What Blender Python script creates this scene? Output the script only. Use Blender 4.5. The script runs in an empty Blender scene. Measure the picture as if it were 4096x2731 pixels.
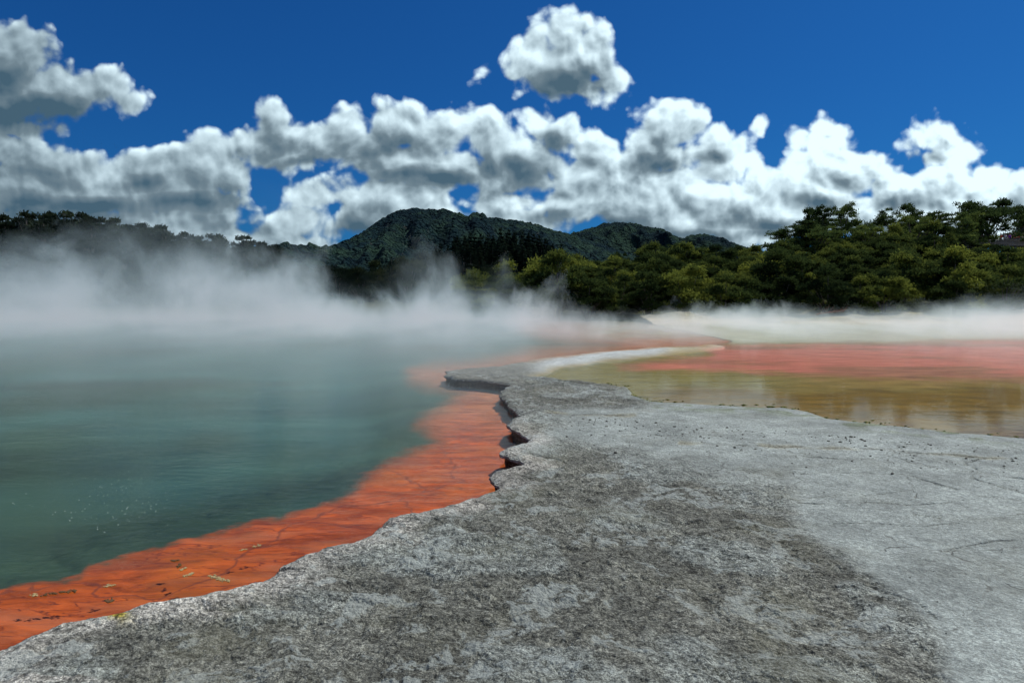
import bpy, bmesh, math, random
import numpy as np
from mathutils import Vector

R = math.radians
random.seed(7)
rng = np.random.default_rng(11)
S = bpy.context.scene
C = S.collection

# ------------------------------------------------------------------ camera
CAMZ, PITCH, F = 1.75, R(3.43), 683.0
cam = bpy.data.cameras.new('camera')
cam.lens = 24.0
cam.sensor_width = 36.0
cam.clip_start = 0.05
cam.clip_end = 30000
cam_ob = bpy.data.objects.new('camera', cam)
cam_ob.location = (0, 0, CAMZ)
cam_ob.rotation_euler = (R(90) - PITCH, 0, 0)
C.objects.link(cam_ob)
S.camera = cam_ob

# ------------------------------------------------------------------ render settings
S.view_settings.view_transform = 'Standard'
S.view_settings.look = 'None'
S.view_settings.exposure = 0.0
S.view_settings.gamma = 1.0
cy = S.cycles
cy.use_adaptive_sampling = True
cy.adaptive_threshold = 0.04
cy.use_denoising = True
cy.max_bounces = 6
cy.diffuse_bounces = 2
cy.glossy_bounces = 2
cy.transmission_bounces = 2
cy.transparent_max_bounces = 8
cy.volume_bounces = 2
cy.sample_clamp_indirect = 4.0
cy.caustics_reflective = False
cy.caustics_refractive = False

# ------------------------------------------------------------------ layout helpers
K = 1024.0 / 2352.0            # photo survey units -> picture units
CT, ST = math.cos(PITCH), math.sin(PITCH)


def ray(sx, sy):
    px, py = np.asarray(sx, float) * K, np.asarray(sy, float) * K
    a, b = (px - 512.0) / F, (341.0 - py) / F
    return a, CT + b * ST, -ST + b * CT


def ground_pt(sx, sy, z=0.0):
    dx, dy, dz = ray(sx, sy)
    t = (z - CAMZ) / dz
    return t * dx, t * dy


def survey(x, y, z=0.0):
    """world -> survey units"""
    rz = z - CAMZ
    f = y * CT - rz * ST
    u = y * ST + rz * CT
    return (512.0 + F * x / f) / K, (341.0 - F * u / f) / K


def elev(sx, sy, Y):
    """height of the direction (sx, sy) at forward distance Y, and its x there"""
    dx, dy, dz = ray(sx, sy)
    return CAMZ + Y * dz / dy, Y * dx / dy


def smooth(a, b, x):
    t = np.clip((x - a) / (b - a), 0, 1)
    return t * t * (3 - 2 * t)


def hash2(ix, iy, seed):
    h = (ix.astype(np.int64) * 374761393 + iy.astype(np.int64) * 668265263 + seed * 1442695041) & 0xffffffff
    h = ((h ^ (h >> 13)) * 1274126177) & 0xffffffff
    h = h ^ (h >> 16)
    return (h & 0xffff) / 65535.0


def vnoise(x, y, seed=0):
    ix, iy = np.floor(x), np.floor(y)
    fx, fy = x - ix, y - iy
    fx = fx * fx * fx * (fx * (fx * 6 - 15) + 10)
    fy = fy * fy * fy * (fy * (fy * 6 - 15) + 10)
    a, b = hash2(ix, iy, seed), hash2(ix + 1, iy, seed)
    c, d = hash2(ix, iy + 1, seed), hash2(ix + 1, iy + 1, seed)
    return (a * (1 - fx) + b * fx) * (1 - fy) + (c * (1 - fx) + d * fx) * fy - 0.5


def fbm(x, y, oct=5, seed=0, rough=0.5):
    s, amp, t = 0.0, 1.0, 0.0
    for i in range(oct):
        ca, sa = math.cos(i * 1.1), math.sin(i * 1.1)
        s = s + amp * vnoise((x * ca - y * sa) * 2 ** i + 17.3 * i, (x * sa + y * ca) * 2 ** i - 9.1 * i, seed + i)
        t += amp
        amp *= rough
    return s / t * 2.0


def poly_dist(px, py, pts):
    """unsigned distance from points to a polyline"""
    d = np.full(np.shape(px), 1e9)
    for (x0, y0), (x1, y1) in zip(pts[:-1], pts[1:]):
        vx, vy = x1 - x0, y1 - y0
        t = np.clip(((px - x0) * vx + (py - y0) * vy) / (vx * vx + vy * vy + 1e-12), 0, 1)
        d = np.minimum(d, np.hypot(px - x0 - t * vx, py - y0 - t * vy))
    return d


def inside(px, py, poly):
    r = np.zeros(np.shape(px), bool)
    n = len(poly)
    for i in range(n):
        x0, y0 = poly[i]
        x1, y1 = poly[(i + 1) % n]
        if y0 == y1:
            continue
        c = ((y0 > py) != (y1 > py)) & (px < (x1 - x0) * (py - y0) / (y1 - y0) + x0)
        r ^= c
    return r


def sdist(px, py, poly):
    d = poly_dist(px, py, poly + [poly[0]])
    return np.where(inside(px, py, poly), d, -d)


# ------------------------------------------------------------------ node helpers
class NT:
    def __init__(self, tree):
        self.t, self.n, self.l = tree, tree.nodes, tree.links

    def node(self, typ, **kw):
        n = self.n.new(typ)
        for k, v in kw.items():
            setattr(n, k, v)
        return n

    def put(self, sock, v):
        if isinstance(v, bpy.types.NodeSocket):
            self.l.new(v, sock)
        elif v is not None:
            sock.default_value = v

    def math(self, op, a, b=None, c=None, clamp=False):
        n = self.node('ShaderNodeMath', operation=op, use_clamp=clamp)
        for i, v in enumerate((a, b, c)):
            self.put(n.inputs[i], v)
        return n.outputs[0]

    def vec(self, op, a, b=None, c=None):
        n = self.node('ShaderNodeVectorMath', operation=op)
        for i, v in enumerate((a, b, c)):
            self.put(n.inputs[i], v)
        return n.outputs['Value'] if op in ('LENGTH', 'DISTANCE', 'DOT_PRODUCT') else n.outputs[0]

    def noise(self, vec, scale, detail=4.0, rough=0.5, dist=0.0, dim='3D', color=False):
        n = self.node('ShaderNodeTexNoise', noise_dimensions=dim)
        self.put(n.inputs['Vector'], vec)
        n.inputs['Scale'].default_value = scale
        n.inputs['Detail'].default_value = detail
        n.inputs['Roughness'].default_value = rough
        n.inputs['Distortion'].default_value = dist
        return n.outputs['Color' if color else 'Fac']

    def voro(self, vec, scale, feature='F1', dim='3D', out='Distance', rnd=1.0, **kw):
        n = self.node('ShaderNodeTexVoronoi', feature=feature, voronoi_dimensions=dim)
        self.put(n.inputs['Vector'], vec)
        n.inputs['Scale'].default_value = scale
        n.inputs['Randomness'].default_value = rnd
        for k, v in kw.items():
            n.inputs[k].default_value = v
        return n.outputs[out]

    def map(self, v, a, b, c=0.0, d=1.0, smooth=False):
        n = self.node('ShaderNodeMapRange', interpolation_type='SMOOTHSTEP' if smooth else 'LINEAR')
        for i, x in enumerate((v, a, b, c, d)):
            self.put(n.inputs[i], x)
        return n.outputs[0]

    def mix(self, f, a, b, mode='MIX'):
        n = self.node('ShaderNodeMix', data_type='RGBA', blend_type=mode)
        self.put(n.inputs[0], f)
        for s, v in ((n.inputs[6], a), (n.inputs[7], b)):
            if isinstance(v, tuple):
                v = v + (1.0,) if len(v) == 3 else v
            self.put(s, v)
        return n.outputs[2]

    def ramp(self, f, stops, interp='LINEAR'):
        n = self.node('ShaderNodeValToRGB')
        n.color_ramp.interpolation = interp
        e = n.color_ramp.elements
        while len(e) < len(stops):
            e.new(0.5)
        for el, (p, c) in zip(e, stops):
            el.position = p
            el.color = (c, c, c, 1) if not isinstance(c, tuple) else c + (1,)
        self.put(n.inputs[0], f)
        return n.outputs[0]

    def attr(self, name, out='Fac'):
        return self.node('ShaderNodeAttribute', attribute_name=name).outputs[out]

    def bump(self, h, strength=0.5, dist=0.01, normal=None):
        n = self.node('ShaderNodeBump')
        n.inputs['Strength'].default_value = strength
        n.inputs['Distance'].default_value = dist
        self.put(n.inputs['Height'], h)
        if normal is not None:
            self.put(n.inputs['Normal'], normal)
        return n.outputs[0]


def material(name):
    m = bpy.data.materials.new(name)
    m.use_nodes = True
    m.node_tree.nodes.clear()
    t = NT(m.node_tree)
    out = t.node('ShaderNodeOutputMaterial')
    return m, t, out


def principled(t, out, color, rough=0.8, spec=0.3, normal=None):
    b = t.node('ShaderNodeBsdfPrincipled')
    t.put(b.inputs['Base Color'], color + (1.0,) if isinstance(color, tuple) else color)
    t.put(b.inputs['Roughness'], rough)
    t.put(b.inputs['Specular IOR Level'], spec)
    if normal is not None:
        t.put(b.inputs['Normal'], normal)
    t.l.new(b.outputs[0], out.inputs['Surface'])
    return b


# ------------------------------------------------------------------ world: sky and clouds
SUN_EL, SUN_AZ = R(58), R(62)       # azimuth from +Y (view direction) towards +X
W = bpy.data.worlds.new('World')
S.world = W
W.use_nodes = True
W.node_tree.nodes.clear()
w = NT(W.node_tree)
w_out = w.node('ShaderNodeOutputWorld')
w_bg = w.node('ShaderNodeBackground')
w_bg.inputs['Strength'].default_value = 0.1
w.l.new(w_bg.outputs[0], w_out.inputs['Surface'])
sky = w.node('ShaderNodeTexSky', sky_type='NISHITA')
sky.sun_disc = False
sky.sun_elevation = SUN_EL
sky.sun_rotation = SUN_AZ
sky.altitude = 300
sky.air_density = 1.0
sky.dust_density = 1.2
sky.ozone_density = 3.0
BLUE = (0.055, 0.31, 0.66, 1.0)
sky_col = w.mix(1.0, sky.outputs[0], BLUE, 'MULTIPLY')
gen = w.node('ShaderNodeTexCoord').outputs['Generated']
sep = w.node('ShaderNodeSeparateXYZ')
w.l.new(gen, sep.inputs[0])
ysafe = w.math('MAXIMUM', sep.outputs[1], 0.08)
u_ = w.math('DIVIDE', sep.outputs[0], ysafe)
v_ = w.math('DIVIDE', sep.outputs[2], ysafe)
cmb = w.node('ShaderNodeCombineXYZ')
w.l.new(u_, cmb.inputs[0]); w.l.new(v_, cmb.inputs[1])
uv = cmb.outputs[0]
BLOBS = [
    # tall cloud overhead
    (1270, 158, 104, 52), (1365, 120, 62, 54), (1300, 78, 56, 38), (1235, 118, 40, 36), (1408, 172, 32, 34), (1335, 196, 66, 24),
    (1184, 166, 28, 20),
    # dark cloud upper left
    (20, 150, 100, 70), (60, 105, 46, 42), (100, 205, 115, 56), (190, 205, 66, 36), (240, 190, 36, 22), (295, 232, 22, 10),
    (345, 212, 8, 12), (0, 240, 130, 46), (20, 300, 60, 14),
    # wisps
    (2356, 222, 3, 3),
    # middle bank
    (630, 272, 40, 42), (600, 325, 52, 34), (685, 305, 46, 36), (740, 325, 60, 38), (650, 352, 84, 26), (800, 305, 42, 36),
    (850, 345, 80, 46), (920, 292, 62, 52), (1000, 312, 70, 50), (1055, 292, 34, 30), (930, 365, 110, 44), (1050, 385, 120, 40),
    (1125, 330, 56, 44), (1190, 345, 50, 40), (1240, 288, 36, 36), (1290, 308, 48, 42), (1350, 335, 52, 38), (1220, 385, 90, 40),
    (1395, 355, 40, 40), 
    (1530, 290, 52, 46), (1485, 322, 46, 38), (1570, 302, 50, 42), (1640, 328, 44, 36), (1690, 348, 36, 22), (1718, 362, 18, 12),
    (1560, 355, 96, 40), (1480, 360, 56, 44), (1640, 398, 46, 26), (1500, 418, 110, 42), (1600, 445, 70, 38), (1360, 440, 70, 34),
    # small cloud right
    (1880, 290, 26, 20), (1935, 296, 18, 14), (1845, 306, 9, 6), (1880, 310, 24, 9), (1930, 308, 18, 9), (1748, 306, 2, 2),
    # right bank
    (2150, 312, 48, 34), (2200, 342, 48, 30), (2085, 332, 18, 8), (2232, 352, 30, 22), (2150, 352, 60, 20),
    (1940, 382, 52, 38), (2020, 385, 58, 32), (1850, 402, 40, 32), (1760, 440, 55, 36), (1880, 440, 110, 46), (2050, 430, 80, 44),
    (2150, 430, 110, 48), (2280, 402, 50, 30), (2330, 440, 50, 46), (2040, 490, 330, 50), (1780, 495, 100, 40),
    # lower bank
    (1000, 385, 150, 40), (1200, 410, 110, 36), (1320, 400, 100, 36), (1450, 455, 160, 44), (1700, 470, 120, 40), (470, 460, 110, 50),
    (860, 455, 90, 34), (775, 462, 56, 26), (722, 460, 28, 16), (950, 458, 46, 26), (820, 500, 110, 38), (700, 505, 60, 26),
    (950, 505, 150, 34), (1120, 468, 56, 28), (1195, 462, 46, 28), (1285, 472, 80, 34), (1385, 432, 46, 28), (1430, 485, 130, 38),
    (1560, 505, 140, 34), (1680, 525, 140, 34), (1180, 510, 130, 30),
    # left bank
    (55, 372, 80, 40), (-10, 352, 60, 38), (150, 384, 66, 32), (232, 392, 50, 30), (300, 376, 32, 24), (355, 388, 60, 38),
    (440, 378, 58, 42), (492, 348, 30, 24), (400, 430, 140, 50), (240, 440, 160, 50), (50, 440, 130, 60), (518, 402, 50, 44),
    (565, 450, 26, 36), (140, 515, 250, 44), (400, 522, 150, 36), (510, 500, 70, 30), (560, 545, 110, 30), (650, 565, 70, 20),
    (745, 572, 36, 8),
]
DARKS = [  # grey bases and centres: cloud shade painted into the cloud colour
    (1310, 185, 90, 34, 1.0), (1400, 150, 22, 40, .4), (60, 262, 150, 34, 1.5), (10, 190, 60, 40, .8), (150, 262, 90, 18, .9),
    (640, 330, 50, 20, .7), (860, 350, 60, 30, .8), (930, 330, 70, 26, .6), (1000, 405, 120, 20, 1.1), (1120, 390, 60, 26, .8),
    (1210, 395, 70, 34, .9), (1260, 318, 40, 26, .9), (1510, 372, 70, 20, 1.2), (1640, 362, 36, 12, .7), (1900, 308, 16, 10, .6),
    (2100, 362, 50, 14, .7), (1880, 465, 110, 14, .7), (2080, 470, 90, 14, .6), (1250, 500, 60, 16, .6), (820, 520, 70, 20, .9),
    (1400, 520, 120, 14, .6), (460, 462, 120, 16, 1.3), (200, 468, 160, 16, 1.1), (120, 400, 60, 16, .6), (330, 420, 60, 16, .6),
    (90, 500, 200, 24, .9), (560, 520, 70, 14, .6), (1620, 540, 200, 10, .7), (700, 370, 60, 10, .6), (1800, 520, 160, 12, .6),
]


def dir_uv(sx, sy):
    dx, dy, dz = ray(sx, sy)
    return float(dx / dy), float(dz / dy)


def blob_len(vec, cx, cy_, rx, ry):
    a, b = dir_uv(cx, cy_)
    ru, rv = rx * K / F, ry * K / F
    q = w.vec('MULTIPLY_ADD', vec, (1 / ru, 1 / rv, 0), (-a / ru, -b / rv, 0))
    return w.vec('LENGTH', q), min(ru, rv)


def cloud_field(vec, blobs, soft):
    f = None
    for (cx, cy_, rx, ry) in blobs:
        ln, r = blob_len(vec, cx, cy_, rx, ry)
        d = w.math('MULTIPLY_ADD', ln, r, -r)
        if f is None:
            f = d
        else:
            n = w.node('ShaderNodeMath', operation='SMOOTH_MIN')
            w.put(n.inputs[0], f); w.put(n.inputs[1], d); n.inputs[2].default_value = soft
            f = n.outputs[0]
    return f


def billow(p):
    n1 = w.noise(p, 11.0, 6.0, 0.52, dim='2D')
    v1 = w.voro(p, 19.0, dim='2D', feature='SMOOTH_F1', Smoothness=0.4, Detail=2.5, Roughness=0.5)
    return w.math('SUBTRACT', w.math('MULTIPLY', n1, 1.4), w.math('MULTIPLY', v1, 0.8))


def cloud_background(x0, x1):
    """sky with the clouds of one stretch of the horizon (survey x0..x1)"""
    warp = w.vec('MULTIPLY_ADD', w.noise(uv, 9.0, 2.0, 0.5, color=True), (0.036, 0.03, 0), (-0.018, -0.015, 0))
    uvw = w.vec('ADD', uv, warp)
    near = [q for q in BLOBS if q[0] + q[2] > x0 - 110 and q[0] - q[2] < x1 + 110]
    big = [q for q in near if q[2] * q[3] > 1500]
    field = cloud_field(uvw, near, 0.004)
    field_up = cloud_field(w.vec('ADD', uvw, (0.006, 0.020, 0)), big, 0.005)
    dark = None
    for (cx, cy_, rx, ry, k) in [q for q in DARKS if q[0] + 1.4 * q[2] > x0 - 60 and q[0] - 1.4 * q[2] < x1 + 60]:
        ln, r = blob_len(uvw, cx, cy_, rx * 1.35, ry * 1.6)
        g = w.math('MULTIPLY', w.math('SUBTRACT', 1.0, ln, clamp=True), k)
        dark = g if dark is None else w.math('MAXIMUM', dark, g)
    b1 = billow(uvw)
    b2 = billow(w.vec('ADD', uvw, (0.005, 0.010, 0)))
    dens = w.math('MULTIPLY_ADD', w.math('SUBTRACT', b1, -0.20), 0.034, w.math('MULTIPLY', field, -1.0))
    alpha = w.map(dens, -0.003, 0.011, smooth=True)
    relief = w.math('MULTIPLY', w.math('SUBTRACT', b1, b2), 0.8)
    lobe = w.math('MULTIPLY', w.math('SUBTRACT', w.math('MINIMUM', field_up, 0.03), w.math('MINIMUM', field, 0.0)), 13.0)
    depth = w.map(dens, 0.004, 0.05, 0.0, 1.0)
    lum = w.math('SUBTRACT', w.math('ADD', 0.90, w.math('ADD', relief, lobe)), w.math('MULTIPLY', depth, 0.36))  # sunlit tops and grey insides painted from density offsets
    lum = w.math('SUBTRACT', lum, w.math('MULTIPLY', dark, 0.68))
    lum = w.math('MULTIPLY', w.math('MAXIMUM', lum, 0.12), w.map(u_, -0.75, 0.65, 0.60, 1.15))
    low = w.math('MAXIMUM', lum, 0.06)
    cl = w.mix(w.math('MINIMUM', low, 1.0), (0.9, 2.3, 3.6), (8.0, 10.0, 10.9))
    cl = w.mix(1.0, cl, w.math('MAXIMUM', w.math('MINIMUM', low, 1.1), 0.42), 'MULTIPLY')
    c = w.mix(alpha, sky_col, cl)
    bg = w.node('ShaderNodeBackground')
    bg.inputs['Strength'].default_value = 0.1
    w.l.new(c, bg.inputs['Color'])
    return bg.outputs[0]


def switch(cond, a, b):
    """b where cond is 1, a where it is 0"""
    m = w.node('ShaderNodeMixShader')
    w.l.new(cond, m.inputs[0]); w.l.new(a, m.inputs[1]); w.l.new(b, m.inputs[2])
    return m.outputs[0]


COLS = [-300, 260, 560, 860, 1160, 1460, 1760, 2060, 2700]
bgs = [cloud_background(a, b) for a, b in zip(COLS[:-1], COLS[1:])]


def tree_switch(lo, hi):
    if hi - lo == 1:
        return bgs[lo]
    mid = (lo + hi) // 2
    return switch(w.math('GREATER_THAN', u_, dir_uv(COLS[mid], 400)[0]), tree_switch(lo, mid), tree_switch(mid, hi))


front = tree_switch(0, len(bgs))
# broken cloud over the rest of the sky (overhead, beside and behind the viewer)
back_n = w.noise(gen, 3.2, 5.0, 0.55)
back_a = w.math('MULTIPLY', w.map(back_n, 0.50, 0.62, smooth=True), w.map(sep.outputs[1], 0.55, 0.35))
w.l.new(w.mix(back_a, sky_col, (6.0, 6.8, 7.4)), w_bg.inputs['Color'])
ahead = w.math('MULTIPLY', w.math('GREATER_THAN', sep.outputs[1], 0.3),
               w.math('MULTIPLY', w.math('GREATER_THAN', v_, -0.01), w.math('LESS_THAN', v_, 0.56)))
w.l.new(switch(ahead, w_bg.outputs[0], front), w_out.inputs['Surface'])
W.cycles.sampling_method = 'MANUAL'
W.cycles.sample_map_resolution = 512

# ------------------------------------------------------------------ sun
sun = bpy.data.lights.new('sun', 'SUN')
sun.energy = 4.3
sun.angle = R(0.5)
sun.color = (1.0, 0.95, 0.87)
sun_ob = bpy.data.objects.new('sun', sun)
sd = Vector((math.sin(SUN_AZ) * math.cos(SUN_EL), math.cos(SUN_AZ) * math.cos(SUN_EL), math.sin(SUN_EL)))
sun_ob.rotation_euler = (-sd).to_track_quat('-Z', 'Y').to_euler()
sun_ob.location = (20, -10, 60)
C.objects.link(sun_ob)


# ------------------------------------------------------------------ object helpers
def mesh_np(name, verts, faces, mat=None, attrs=None, smooth_sh=True):
    verts = np.asarray(verts, np.float32)
    faces = np.asarray(faces, np.int32)
    me = bpy.data.meshes.new(name)
    me.vertices.add(len(verts))
    me.vertices.foreach_set('co', verts.ravel())
    k = faces.shape[1]
    me.loops.add(faces.size)
    me.loops.foreach_set('vertex_index', faces.ravel())
    me.polygons.add(len(faces))
    me.polygons.foreach_set('loop_start', np.arange(0, faces.size, k, dtype=np.int32))
    me.polygons.foreach_set('loop_total', np.full(len(faces), k, np.int32))
    me.update(calc_edges=True)
    if smooth_sh:
        me.polygons.foreach_set('use_smooth', np.ones(len(faces), bool))
    for an, av in (attrs or {}).items():
        av = np.asarray(av, np.float32)
        if av.ndim == 1:
            a = me.attributes.new(an, 'FLOAT', 'POINT')
            a.data.foreach_set('value', av)
        else:
            a = me.attributes.new(an, 'FLOAT_COLOR', 'POINT')
            a.data.foreach_set('color', np.concatenate([av, np.ones((len(av), 1), np.float32)], 1).ravel())
    if mat:
        me.materials.append(mat)
    return me


def add(name, me, parent=None, loc=None):
    o = bpy.data.objects.new(name, me)
    C.objects.link(o)
    if parent is not None:
        o.parent = parent
    if loc is not None:
        o.location = loc
    return o


def grid_faces(nr, nc):
    i = np.arange(nr - 1)[:, None] * nc + np.arange(nc - 1)[None, :]
    i = i.ravel()
    return np.stack([i, i + 1, i + nc + 1, i + nc], 1)


def tag(o, label=None, cat=None, group=None, kind=None):
    for k, v in (('label', label), ('category', cat), ('group', group), ('kind', kind)):
        if v:
            o[k] = v
    return o


# ------------------------------------------------------------------ survey of the shores (photo units)
LIP = [(1598, 796), (1497, 797), (1426, 803), (1368, 808), (1309, 815), (1243, 822), (1192, 831), (1153, 838), (1075, 846), (1016, 852),
       (1032, 868), (1106, 872), (1161, 878), (1173, 881), (1153, 893), (1142, 907), (1161, 915), (1163, 924), (1176, 934), (1188, 946),
       (1194, 956), (1169, 965), (1158, 975), (1173, 985), (1192, 996), (1210, 1008), (1204, 1017), (1169, 1027), (1152, 1039), (1182, 1050),
       (1216, 1061), (1173, 1071), (1137, 1079), (1118, 1092), (1130, 1102), (1149, 1114), (1114, 1129), (1063, 1145), (1035, 1160),
       (1012, 1163), (950, 1176), (890, 1190), (865, 1203), (845, 1222), (800, 1240), (740, 1256), (690, 1272), (655, 1287), (635, 1305),
       (620, 1318), (580, 1332), (520, 1348), (450, 1362), (360, 1378), (300, 1386), (270, 1397), (200, 1407), (120, 1425), (60, 1452),
       (0, 1482), (-60, 1512), (-150, 1560)]
HT = 0.10
lip_w = [ground_pt(a, b, HT) for a, b in LIP]
lip_x = np.array([p[0] for p in lip_w]); lip_y = np.array([p[1] for p in lip_w])
# behind the photographer the edge just carries on
lip_x = np.append(lip_x, [lip_x[-1] - 6, lip_x[-1] - 14]); lip_y = np.append(lip_y, [1.2, -4.0])
# beyond the far end of the spit the rim is drowned
lip_x = np.concatenate([[11.0, 10.0], lip_x]); lip_y = np.concatenate([[64.0, 31.0], lip_y])
o_ = np.argsort(lip_y)
lip_x, lip_y = lip_x[o_], lip_y[o_]

POND = [(1205, 866), (1255, 850), (1300, 838), (1370, 828), (1500, 813), (1600, 803), (1660, 797), (1600, 790), (1560, 770), (1300, 760), (1290, 748),
        (6000, 738), (6000, 1300), (3600, 1130), (2700, 1062), (2352, 1022), (2200, 1010), (2050, 992), (1900, 975), (1860, 960), (1800, 950), (1620, 940), (1500, 934),
        (1455, 918), (1440, 897), (1340, 884), (1270, 876)]
SHELF = [(-400, 1390), (-100, 1362), (0, 1350), (80, 1344), (180, 1334), (200, 1302), (300, 1276), (400, 1246), (500, 1230), (560, 1206), (640, 1192), (690, 1168),
         (740, 1152), (800, 1130), (850, 1096), (900, 1066), (970, 1034), (1015, 1008), (1000, 990), (985, 978), (968, 966), (985, 952), (1015, 935),
         (1050, 915), (1080, 900), (1050, 890), (990, 880), (945, 868), (945, 852), (990, 842), (1100, 832), (1200, 812), (1290, 800), (1420, 792),
         (1300, 778), (1240, 768), (1200, 750), (1500, 735), (2500, 735), (2500, 2200), (-400, 2200)]
RED = [(1420, 838), (1500, 826), (1640, 808), (1600, 792), (1480, 784), (1700, 786), (2000, 783), (2352, 774), (6000, 772), (6000, 885), (2352, 868),
       (2100, 862), (1900, 858), (1700, 850), (1560, 845)]
SMOOTH = [(1230, 1030), (1330, 1040), (1480, 1060), (1620, 1085), (1700, 1120), (1790, 1150), (1835, 1180), (1810, 1205), (1850, 1250), (1930, 1300),
          (1990, 1350), (2050, 1400), (2110, 1460), (2150, 1560), (2200, 1700), (9000, 1700), (9000, 800), (1400, 870), (1500, 935), (1330, 960), (1250, 1000)]
CRACKS = [
    ([(1250, 964), (1310, 967), (1350, 966), (1400, 968), (1460, 967)], 1.6, 'o'),
    ([(1560, 1035), (1700, 1040), (1850, 1046), (1960, 1050), (2050, 1056), (2150, 1062), (2260, 1072), (2400, 1078)], 2.2, 'o'),
    ([(2070, 1050), (2045, 1068), (1985, 1078), (1900, 1072), (1840, 1068)], 1.4, 'k'),
    ([(2045, 1068), (2100, 1085), (2170, 1100), (2260, 1110), (2352, 1124)], 1.4, 'k'),
    ([(2260, 1074), (2215, 1085), (2250, 1105), (2230, 1118), (2320, 1150), (2352, 1160)], 1.5, 'k'),
    ([(1840, 1110), (1900, 1106), (2000, 1108), (2080, 1112), (2150, 1135), (2200, 1150)], 1.3, 'k'),
    ([(1860, 1165), (1930, 1160), (2010, 1162), (2090, 1150)], 1.3, 'k'),
    ([(1830, 1180), (1900, 1181), (2010, 1180), (2080, 1186), (2170, 1182), (2250, 1168), (2352, 1175)], 1.3, 'k'),
    ([(1600, 1260), (1650, 1245), (1690, 1236), (1740, 1240), (1770, 1268), (1830, 1285)], 1.8, 'k'),
    ([(2160, 1300), (2220, 1285), (2290, 1274), (2352, 1272)], 2.0, 'k'),
    ([(2000, 1375), (2060, 1400), (2110, 1420), (2150, 1460)], 1.8, 'k'),
    ([(1030, 1160), (1060, 1170), (1100, 1185), (1180, 1196)], 2.2, 'k'),
    ([(270, 1395), (282, 1410), (278, 1424)], 4.5, 'k'), ([(402, 1370), (400, 1385), (404, 1400)], 3.0, 'k'),
    ([(610, 1322), (640, 1338), (700, 1345)], 3.2, 'k'), ([(845, 1222), (865, 1232), (905, 1240)], 2.6, 'k'),
    ([(760, 1250), (780, 1262), (830, 1270)], 2.2, 'k'), ([(500, 1352), (520, 1372), (560, 1380)], 2.4, 'k'),
    ([(1230, 1014), (1262, 1022), (1288, 1032)], 2.0, 'k'), ([(1216, 1060), (1260, 1066), (1300, 1074)], 1.8, 'k'),
    ([(1149, 1116), (1200, 1120), (1250, 1128)], 2.0, 'k'), ([(1194, 956), (1240, 960), (1270, 962)], 1.6, 'k'),
    ([(1450, 1010), (1560, 1016), (1660, 1018)], 1.0, 'k'), ([(1640, 1100), (1760, 1098), (1830, 1105)], 1.0, 'k'),
    ([(1900, 1230), (2000, 1226), (2100, 1236), (2200, 1230)], 1.2, 'k'), ([(2100, 1208), (2160, 1216), (2150, 1240)], 1.2, 'k'),
]


def shade_fields(x, y, z=0.0):
    """albedo and texture weights of the bare ground and the pool beds, as functions of the place"""
    sx, sy = survey(x, y, z)
    depthf = np.clip((sy - 689) / 400, 0.05, 1.6)
    wob = fbm(x * 1.1, y * 1.1, 5, 3)
    sxw, syw = sx + wob * 45 * depthf, sy + fbm(x * 1.3 + 40, y * 1.3, 5, 9) * 26 * depthf
    pond = sdist(sx + wob * 16 * depthf, sy + wob * 6 * depthf, POND)
    fine = fbm(x * 7, y * 7, 4, 19, 0.65)
    shelf = sdist(sx + wob * 22 * depthf, sy + fbm(x * 1.3 + 40, y * 1.3, 5, 9) * 14 * depthf + fine * 11 * depthf, SHELF)
    red = sdist(sxw, syw, RED)
    smo = sdist(sxw, syw, SMOOTH)
    return sx, sy, pond, shelf, red, smo, wob


def mixc(a, b, t):
    return a + (b - a) * t[..., None]


COL = {k: np.array(v) for k, v in dict(
    rock=(0.168, 0.175, 0.150), pale=(0.305, 0.345, 0.325), white=(0.50, 0.54, 0.53), rim=(0.50, 0.49, 0.44), tan=(0.34, 0.30, 0.15),
    brown=(0.16, 0.088, 0.008), olive=(0.21, 0.165, 0.05), red=(0.50, 0.155, 0.11), redd=(0.33, 0.13, 0.08), cream=(0.40, 0.37, 0.26),
    orange=(0.44, 0.080, 0.010), pink=(0.46, 0.19, 0.095), teal=(0.034, 0.058, 0.034), teal2=(0.046, 0.105, 0.086), rust=(0.30, 0.14, 0.03),
    green=(0.12, 0.16, 0.04)).items()}


def bed_albedo(x, y):
    sx, sy, pond, shelf, red, smo, wob = shade_fields(x, y, -0.12)
    teal = mixc(COL['teal'] + 0 * x[..., None], COL['teal2'] + 0 * x[..., None], smooth(-0.3, 0.5, fbm(x * .25, y * .25, 4, 21) + 0.2))
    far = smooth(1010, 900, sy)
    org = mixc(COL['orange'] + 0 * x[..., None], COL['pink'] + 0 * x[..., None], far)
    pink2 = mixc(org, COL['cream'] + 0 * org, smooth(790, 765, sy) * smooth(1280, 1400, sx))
    soft = 9 + 20 * smooth(1250, 980, sy)
    s = smooth(-1, 1, (shelf) / soft)
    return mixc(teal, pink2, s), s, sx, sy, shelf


def pond_albedo(sx, sy, x, y, red, wob):
    one = np.ones(x.shape + (3,))
    c = mixc(COL['brown'] * one, COL['olive'] * one, smooth(900, 868, sy + wob * 14))
    c = mixc(c, COL['olive'] * one, smooth(1560, 1430, sx) * smooth(960, 900, sy))
    c = mixc(c, COL['rust'] * one, 0.4 * smooth(892, 872, sy + wob * 8) * smooth(1700, 2000, sx))
    r = mixc(COL['red'] * one, COL['redd'] * one, smooth(-0.05, 0.35, fbm(x * .18, y * .5, 4, 33)))
    c = mixc(c, r, smooth(-9, 12, red + 5 * fbm(x * .35, y * 1.4, 5, 37)))
    c = mixc(c, COL['cream'] * one, smooth(790, 776, sy) * smooth(2, -6, red))
    return c


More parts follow.
